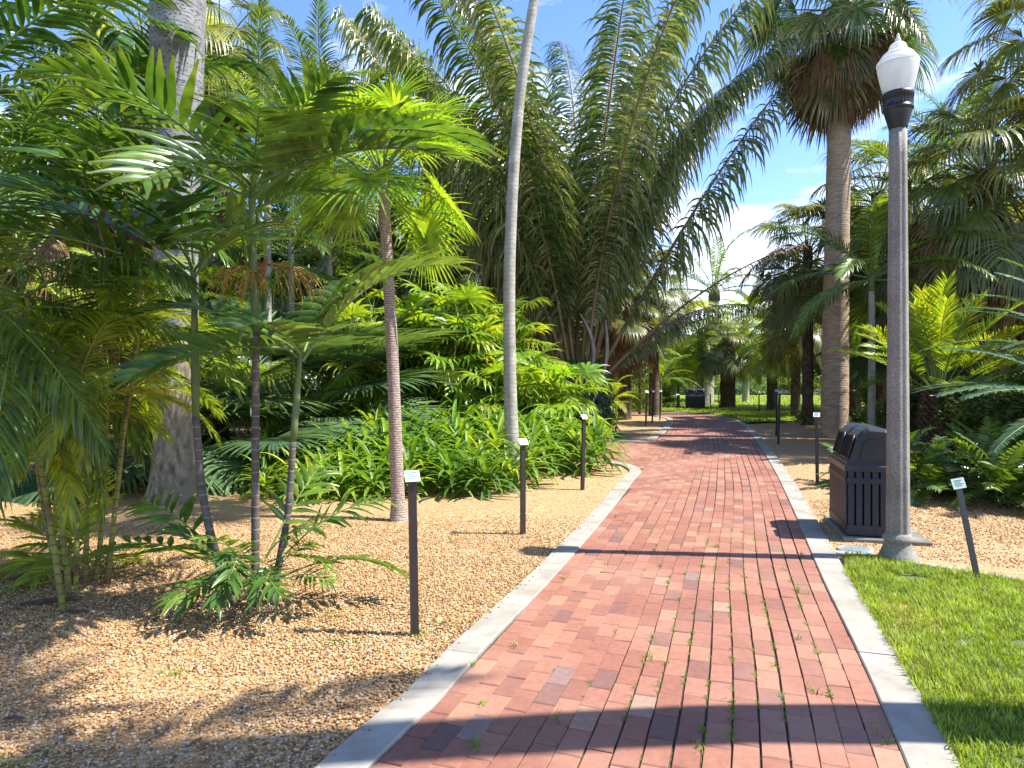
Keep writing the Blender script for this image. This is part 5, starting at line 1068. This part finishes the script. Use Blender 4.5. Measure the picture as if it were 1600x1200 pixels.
palm('banana_like_palm', 'young feather palm left of the distant bin', 1060, 34, 590, 'greencane', .08, .06, 'areca', 12, 75, 10, 1.4, 69, zr=.1)
palm('yellow_palm', 'yellow green shrub palm beside the ivy covered base', 955, 21.5, 625, 'greencane', .05, .04, 'areca', 16, 75, 0, .8, 70, zr=.1)

# leafy trees and hedges closing the view
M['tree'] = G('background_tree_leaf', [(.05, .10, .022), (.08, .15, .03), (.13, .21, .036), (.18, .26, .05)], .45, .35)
M['treed'] = G('shaded_tree_leaf', [(.03, .065, .02), (.05, .095, .028), (.085, .14, .034)], .45, .3)  # darker copy of the tree leaf, shade put into its colour
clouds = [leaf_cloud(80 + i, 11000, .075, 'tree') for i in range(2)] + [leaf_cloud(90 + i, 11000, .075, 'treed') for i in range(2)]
hedge = [leaf_cloud(85 + i, 5200, .09, 'tree') for i in range(2)]
M['wood'] = surf_mat('tree_bark', [(.08, .06, .045), (.17, .13, .10), (.24, .20, .16)], 7, .9, .5, stretch=(2, 2, .5))
def tree(px, Y, top, wid, label, k, cat='tree', name='leafy_tree', low=.25):
    c_ = base_of(px, Y); zt = at(px, top, Y).z; root = empty(name, (c_.x, c_.y, -.05), label, cat)
    hh = zt * (1 - low) / 2; r = random.Random(k)
    trunk(root, [(0, 0, 0), (r.uniform(-.1, .1), 0, zt * .3), (0, 0, zt * .7)], [.05 * zt, .03 * zt, .012 * zt], M['wood'], 10, 'trunk', .03, k)
    for b_ in range(3):
        a_ = r.uniform(0, 6.28); q = Acc(); tube(q, [Vector((0, 0, zt * .35)), Vector((math.cos(a_) * wid * .3, math.sin(a_) * wid * .3, zt * .55)), Vector((math.cos(a_) * wid * .6, math.sin(a_) * wid * .6, zt * .75))], [.02 * zt, .014 * zt, .006 * zt], 6); obj('limb', q.mesh('limb', [M['wood']]), root)
    o = obj('crown', clouds[k % 4], root, (0, 0, zt - hh)); o.scale = (wid, wid, hh); o.rotation_euler = (0, 0, k * 1.3); return root
for k, (px, Y, top, wid, lab) in enumerate([(-150, 24, 230, 5, 'leafy tree beyond the far left edge'), (60, 27, 240, 5.5, 'dense leafy tree deep at the left behind the palms'), (230, 29, 260, 5.5, 'shaded leafy tree behind the royal trunk'), (420, 30, 290, 5, 'leafy tree behind the upright golden frond palm'), (560, 31, 300, 5.5, 'shaded tree behind the thatch palm'), (700, 31, 330, 5, 'dark tree behind the slim pale trunk'), (830, 33, 360, 5, 'dark tree deep behind the giant palm'), (940, 38, 470, 4, 'leafy tree behind the brown skirt palm'), (1020, 44, 520, 4.6, 'pale green tree behind the drooping fan palm'),
    (1320, 33, 410, 3.2, 'shaded tree behind the thick brown trunk'), (1400, 30, 330, 5, 'shaded leafy tree behind the lamp post'), (1520, 28, 330, 5, 'dark tree behind the bushy fan palm'), (1660, 26, 250, 5.5, 'leafy tree beyond the right edge'), (1075, 64, 525, 5, 'far tree beyond the lawn at the centre'), (1160, 70, 520, 6, 'farthest tree beyond the lawn'), (1250, 66, 510, 6, 'far tree beyond the lawn at the right'), (960, 60, 500, 6, 'far tree beyond the lawn behind the brown skirt palm')]):
    tree(px, Y, top, wid, lab, k, low=.12)
def bush(px, Y, top, wid, label, k, m=None, dp=.8, group=None):
    c_ = base_of(px, Y); zt = max(.5, at(px, top, Y).z); o = obj('leafy_bush', (m or hedge[k % 2]), None, (c_.x, c_.y, zt * .48)); o.scale = (wid, wid * dp, zt * .55); o.rotation_euler = (0, 0, k); return tag(o, label, 'bush', group)
bb = [(1040, 58, 585, 3.2), (1090, 59, 588, 3.2), (1140, 59, 583, 3.4), (1190, 58, 586, 3.2), (1240, 58, 580, 3.2), (1290, 57, 583, 3.2), (1340, 57, 578, 3.2), (990, 58, 580, 3.2), (940, 57, 578, 3.2)]
for k, (px, Y, top, wid) in enumerate(bb): bush(px, Y, top, wid, ['third', 'fourth', 'fifth', 'sixth', 'seventh', 'eighth', 'ninth', 'second', 'first'][k] + ' from the left of the green bushes along the back of the far lawn', k, group='bushes along the back of the lawn')
for k, (px, Y, top, wid, lab) in enumerate([(1000, 30, 600, 1.0, 'bright bush beside the dark base of the brown skirt palm'), (1035, 33, 605, 1.2, 'bright bush behind the three thin posts'), (948, 20.5, 640, .6, 'yellow green bush touching the ivy'), (985, 33, 570, 1.6, 'tall bush behind the brown skirt palm'), (1345, 18, 640, .6, 'small bush at the foot of the thin ringed palm'), (1265, 21, 640, .6, 'low bush left of the thick trunk foot'), (1420, 16, 600, 1.1, 'bush behind the lamp post and bin'), (1385, 22, 560, 1.5, 'taller bush behind the bin'), (1560, 12.5, 560, 1.4, 'leafy bush behind the silver edged fronds'), (1450, 15, 590, .9, 'bush left of the pineapple shaped trunk'), (1520, 14, 590, 1.2, 'bush right of the pineapple shaped trunk'), (640, 20, 560, 1.8, 'shaded bush under the thicket left'), (730, 21, 560, 1.8, 'shaded bush under the thicket middle'), (840, 21, 570, 1.6, 'shaded bush left of the ivy'), (430, 21, 560, 2.0, 'shaded bush behind the silvery fans'), (300, 22, 560, 2.0, 'shaded bush behind the royal trunk'), (150, 23, 560, 2.2, 'shaded bush beyond the side path at left'), (20, 22, 560, 2.2, 'shaded bush at the far left edge'), (1640, 11, 560, 1.5, 'bush at the far right edge behind the cycads')]):
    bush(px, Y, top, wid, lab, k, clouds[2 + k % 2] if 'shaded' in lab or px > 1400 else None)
for k, px in enumerate((1145, 1163, 1182)):
    c_ = base_of(px, 54); o = obj('agave', rosette(200 + k, 26, 1.6, 1.9, .17, 'blue', 85, 25), None, (c_.x, c_.y, 0)); tag(o, ['leftmost', 'middle', 'rightmost'][k] + ' of three silvery agaves at the back of the lawn', 'agave', 'agaves at the back of the lawn')

# --- planting just beyond both sides of the frame
for nm, lab, x_, Y, h_, tm, spc, n, q, sd_ in (('feather_palm', 'feather palm standing out of view to the far left', -8.6, 7.5, 3.6, 'slimbark', 'feather', 18, .9, 101), ('yellow_palm', 'yellow feather palm out of view at the left', -7.2, 6.2, 1.8, 'greencane', 'areca', 18, 1.4, 102), ('shaggy_fan_palm', 'fan palm out of view at the left behind the yellow palm', -10.5, 10.5, 4.2, 'boots', 'sabaly', 28, 1.2, 103), ('broad_leaf_palm', 'broad leaflet palm out of view at the left', -12, 8, 3.4, 'boots', 'broad', 16, 1.1, 104), ('feather_palm', 'feather palm out of view at the left beyond the side path', -14.5, 13, 5.0, 'boots', 'featherd', 22, 1.2, 105),
        ('fan_palm', 'fan palm out of view at the right behind the lawn', 11.8, 5.6, 3.8, 'boots', 'sabal', 30, 1.0, 106), ('feather_palm', 'feather palm out of view at the far right', 12.5, 9, 4.6, 'boots', 'featherd', 24, 1.2, 107), ('fan_palm', 'tall fan palm out of view at the far right', 15.5, 13, 6.0, 'boots', 'sabal', 34, 1.2, 108)):
    palm(nm, lab, 800 + x_ * FPX / Y, Y, HOR - (h_ - EYE) * FPX / Y, tm, .12, .09, spc, n, 82, -25, q, sd_, zr=.4, booted=tm == 'boots')
for k, (x_, y_, w_, lab) in enumerate(((-10, 13, 1.6, 'bush out of view at the left'), (-13.5, 10, 1.6, 'second bush out of view at the left'), (-16, 15, 2.2, 'bush at the far left end of the side path'), (-18, 11, 2.4, 'large bush far out at the left'), (10, 8.5, 1.3, 'bush out of view at the right'), (12, 6.5, 1.5, 'second bush out of view at the right'), (15.5, 10, 2.0, 'large bush far out at the right'), (17, 17, 2.4, 'bush beyond the right trees'), (-20, 19, 2.6, 'bush beyond the left trees'))):
    bush(800 + x_ * FPX / y_, y_, HOR + .1 * FPX / y_ , w_, lab, k, clouds[2 + k % 2])
for k, (x_, y_) in enumerate(((-22, 18), (-26, 26), (-19, 30), (26, 18), (24, 28), (30, 36))):
    tree(800 + x_ * FPX / y_, y_, HOR - 6.5 * FPX / y_, 4.5, ['leafy tree out of view, nearest at the left', 'leafy tree out of view, farthest at the left', 'leafy tree out of view, rear left', 'leafy tree out of view, nearest at the right', 'leafy tree out of view, rear right', 'leafy tree out of view, farthest at the right'][k], k + 3, low=.12)

# --- palm standing outside the frame at right: its trunk and crown shade the foreground
r = random.Random(15); root = empty('feather_palm', (3.45, 2.70, 0), 'feather palm standing on the near lawn beyond the right edge', 'palm tree')
trunk(root, [(0, 0, -.05), (0, 0, .5), (.0, -.1, 3.5), (-.2, -.7, 6.9)], [.24, .185, .165, .14], M['fanbark'], 18, 'trunk', .01, 4)
crown(root, S['feather'], (-.2, -.7, 6.9), 32, 78, -24, r, 1.08, .1, .4, skip=lambda a_, e_: (a_ < R(110) or a_ > R(300)) and e_ < 66)
r = random.Random(16); root = empty('feather_palm', (3.1, .6, 0), 'feather palm standing behind the viewer on the lawn', 'palm tree')
trunk(root, [(0, 0, -.05), (0, 0, .5), (.05, 0, 4.5), (-.5, -.4, 8.4)], [.24, .185, .165, .14], M['fanbark'], 18, 'trunk', .01, 4)
crown(root, S['feather'], (-.5, -.4, 8.4), 13, 70, -20, r, 1.2, .1, .4)
print('objects', len(bpy.data.objects), 'polys', sum(len(m_.polygons) for m_ in bpy.data.meshes))
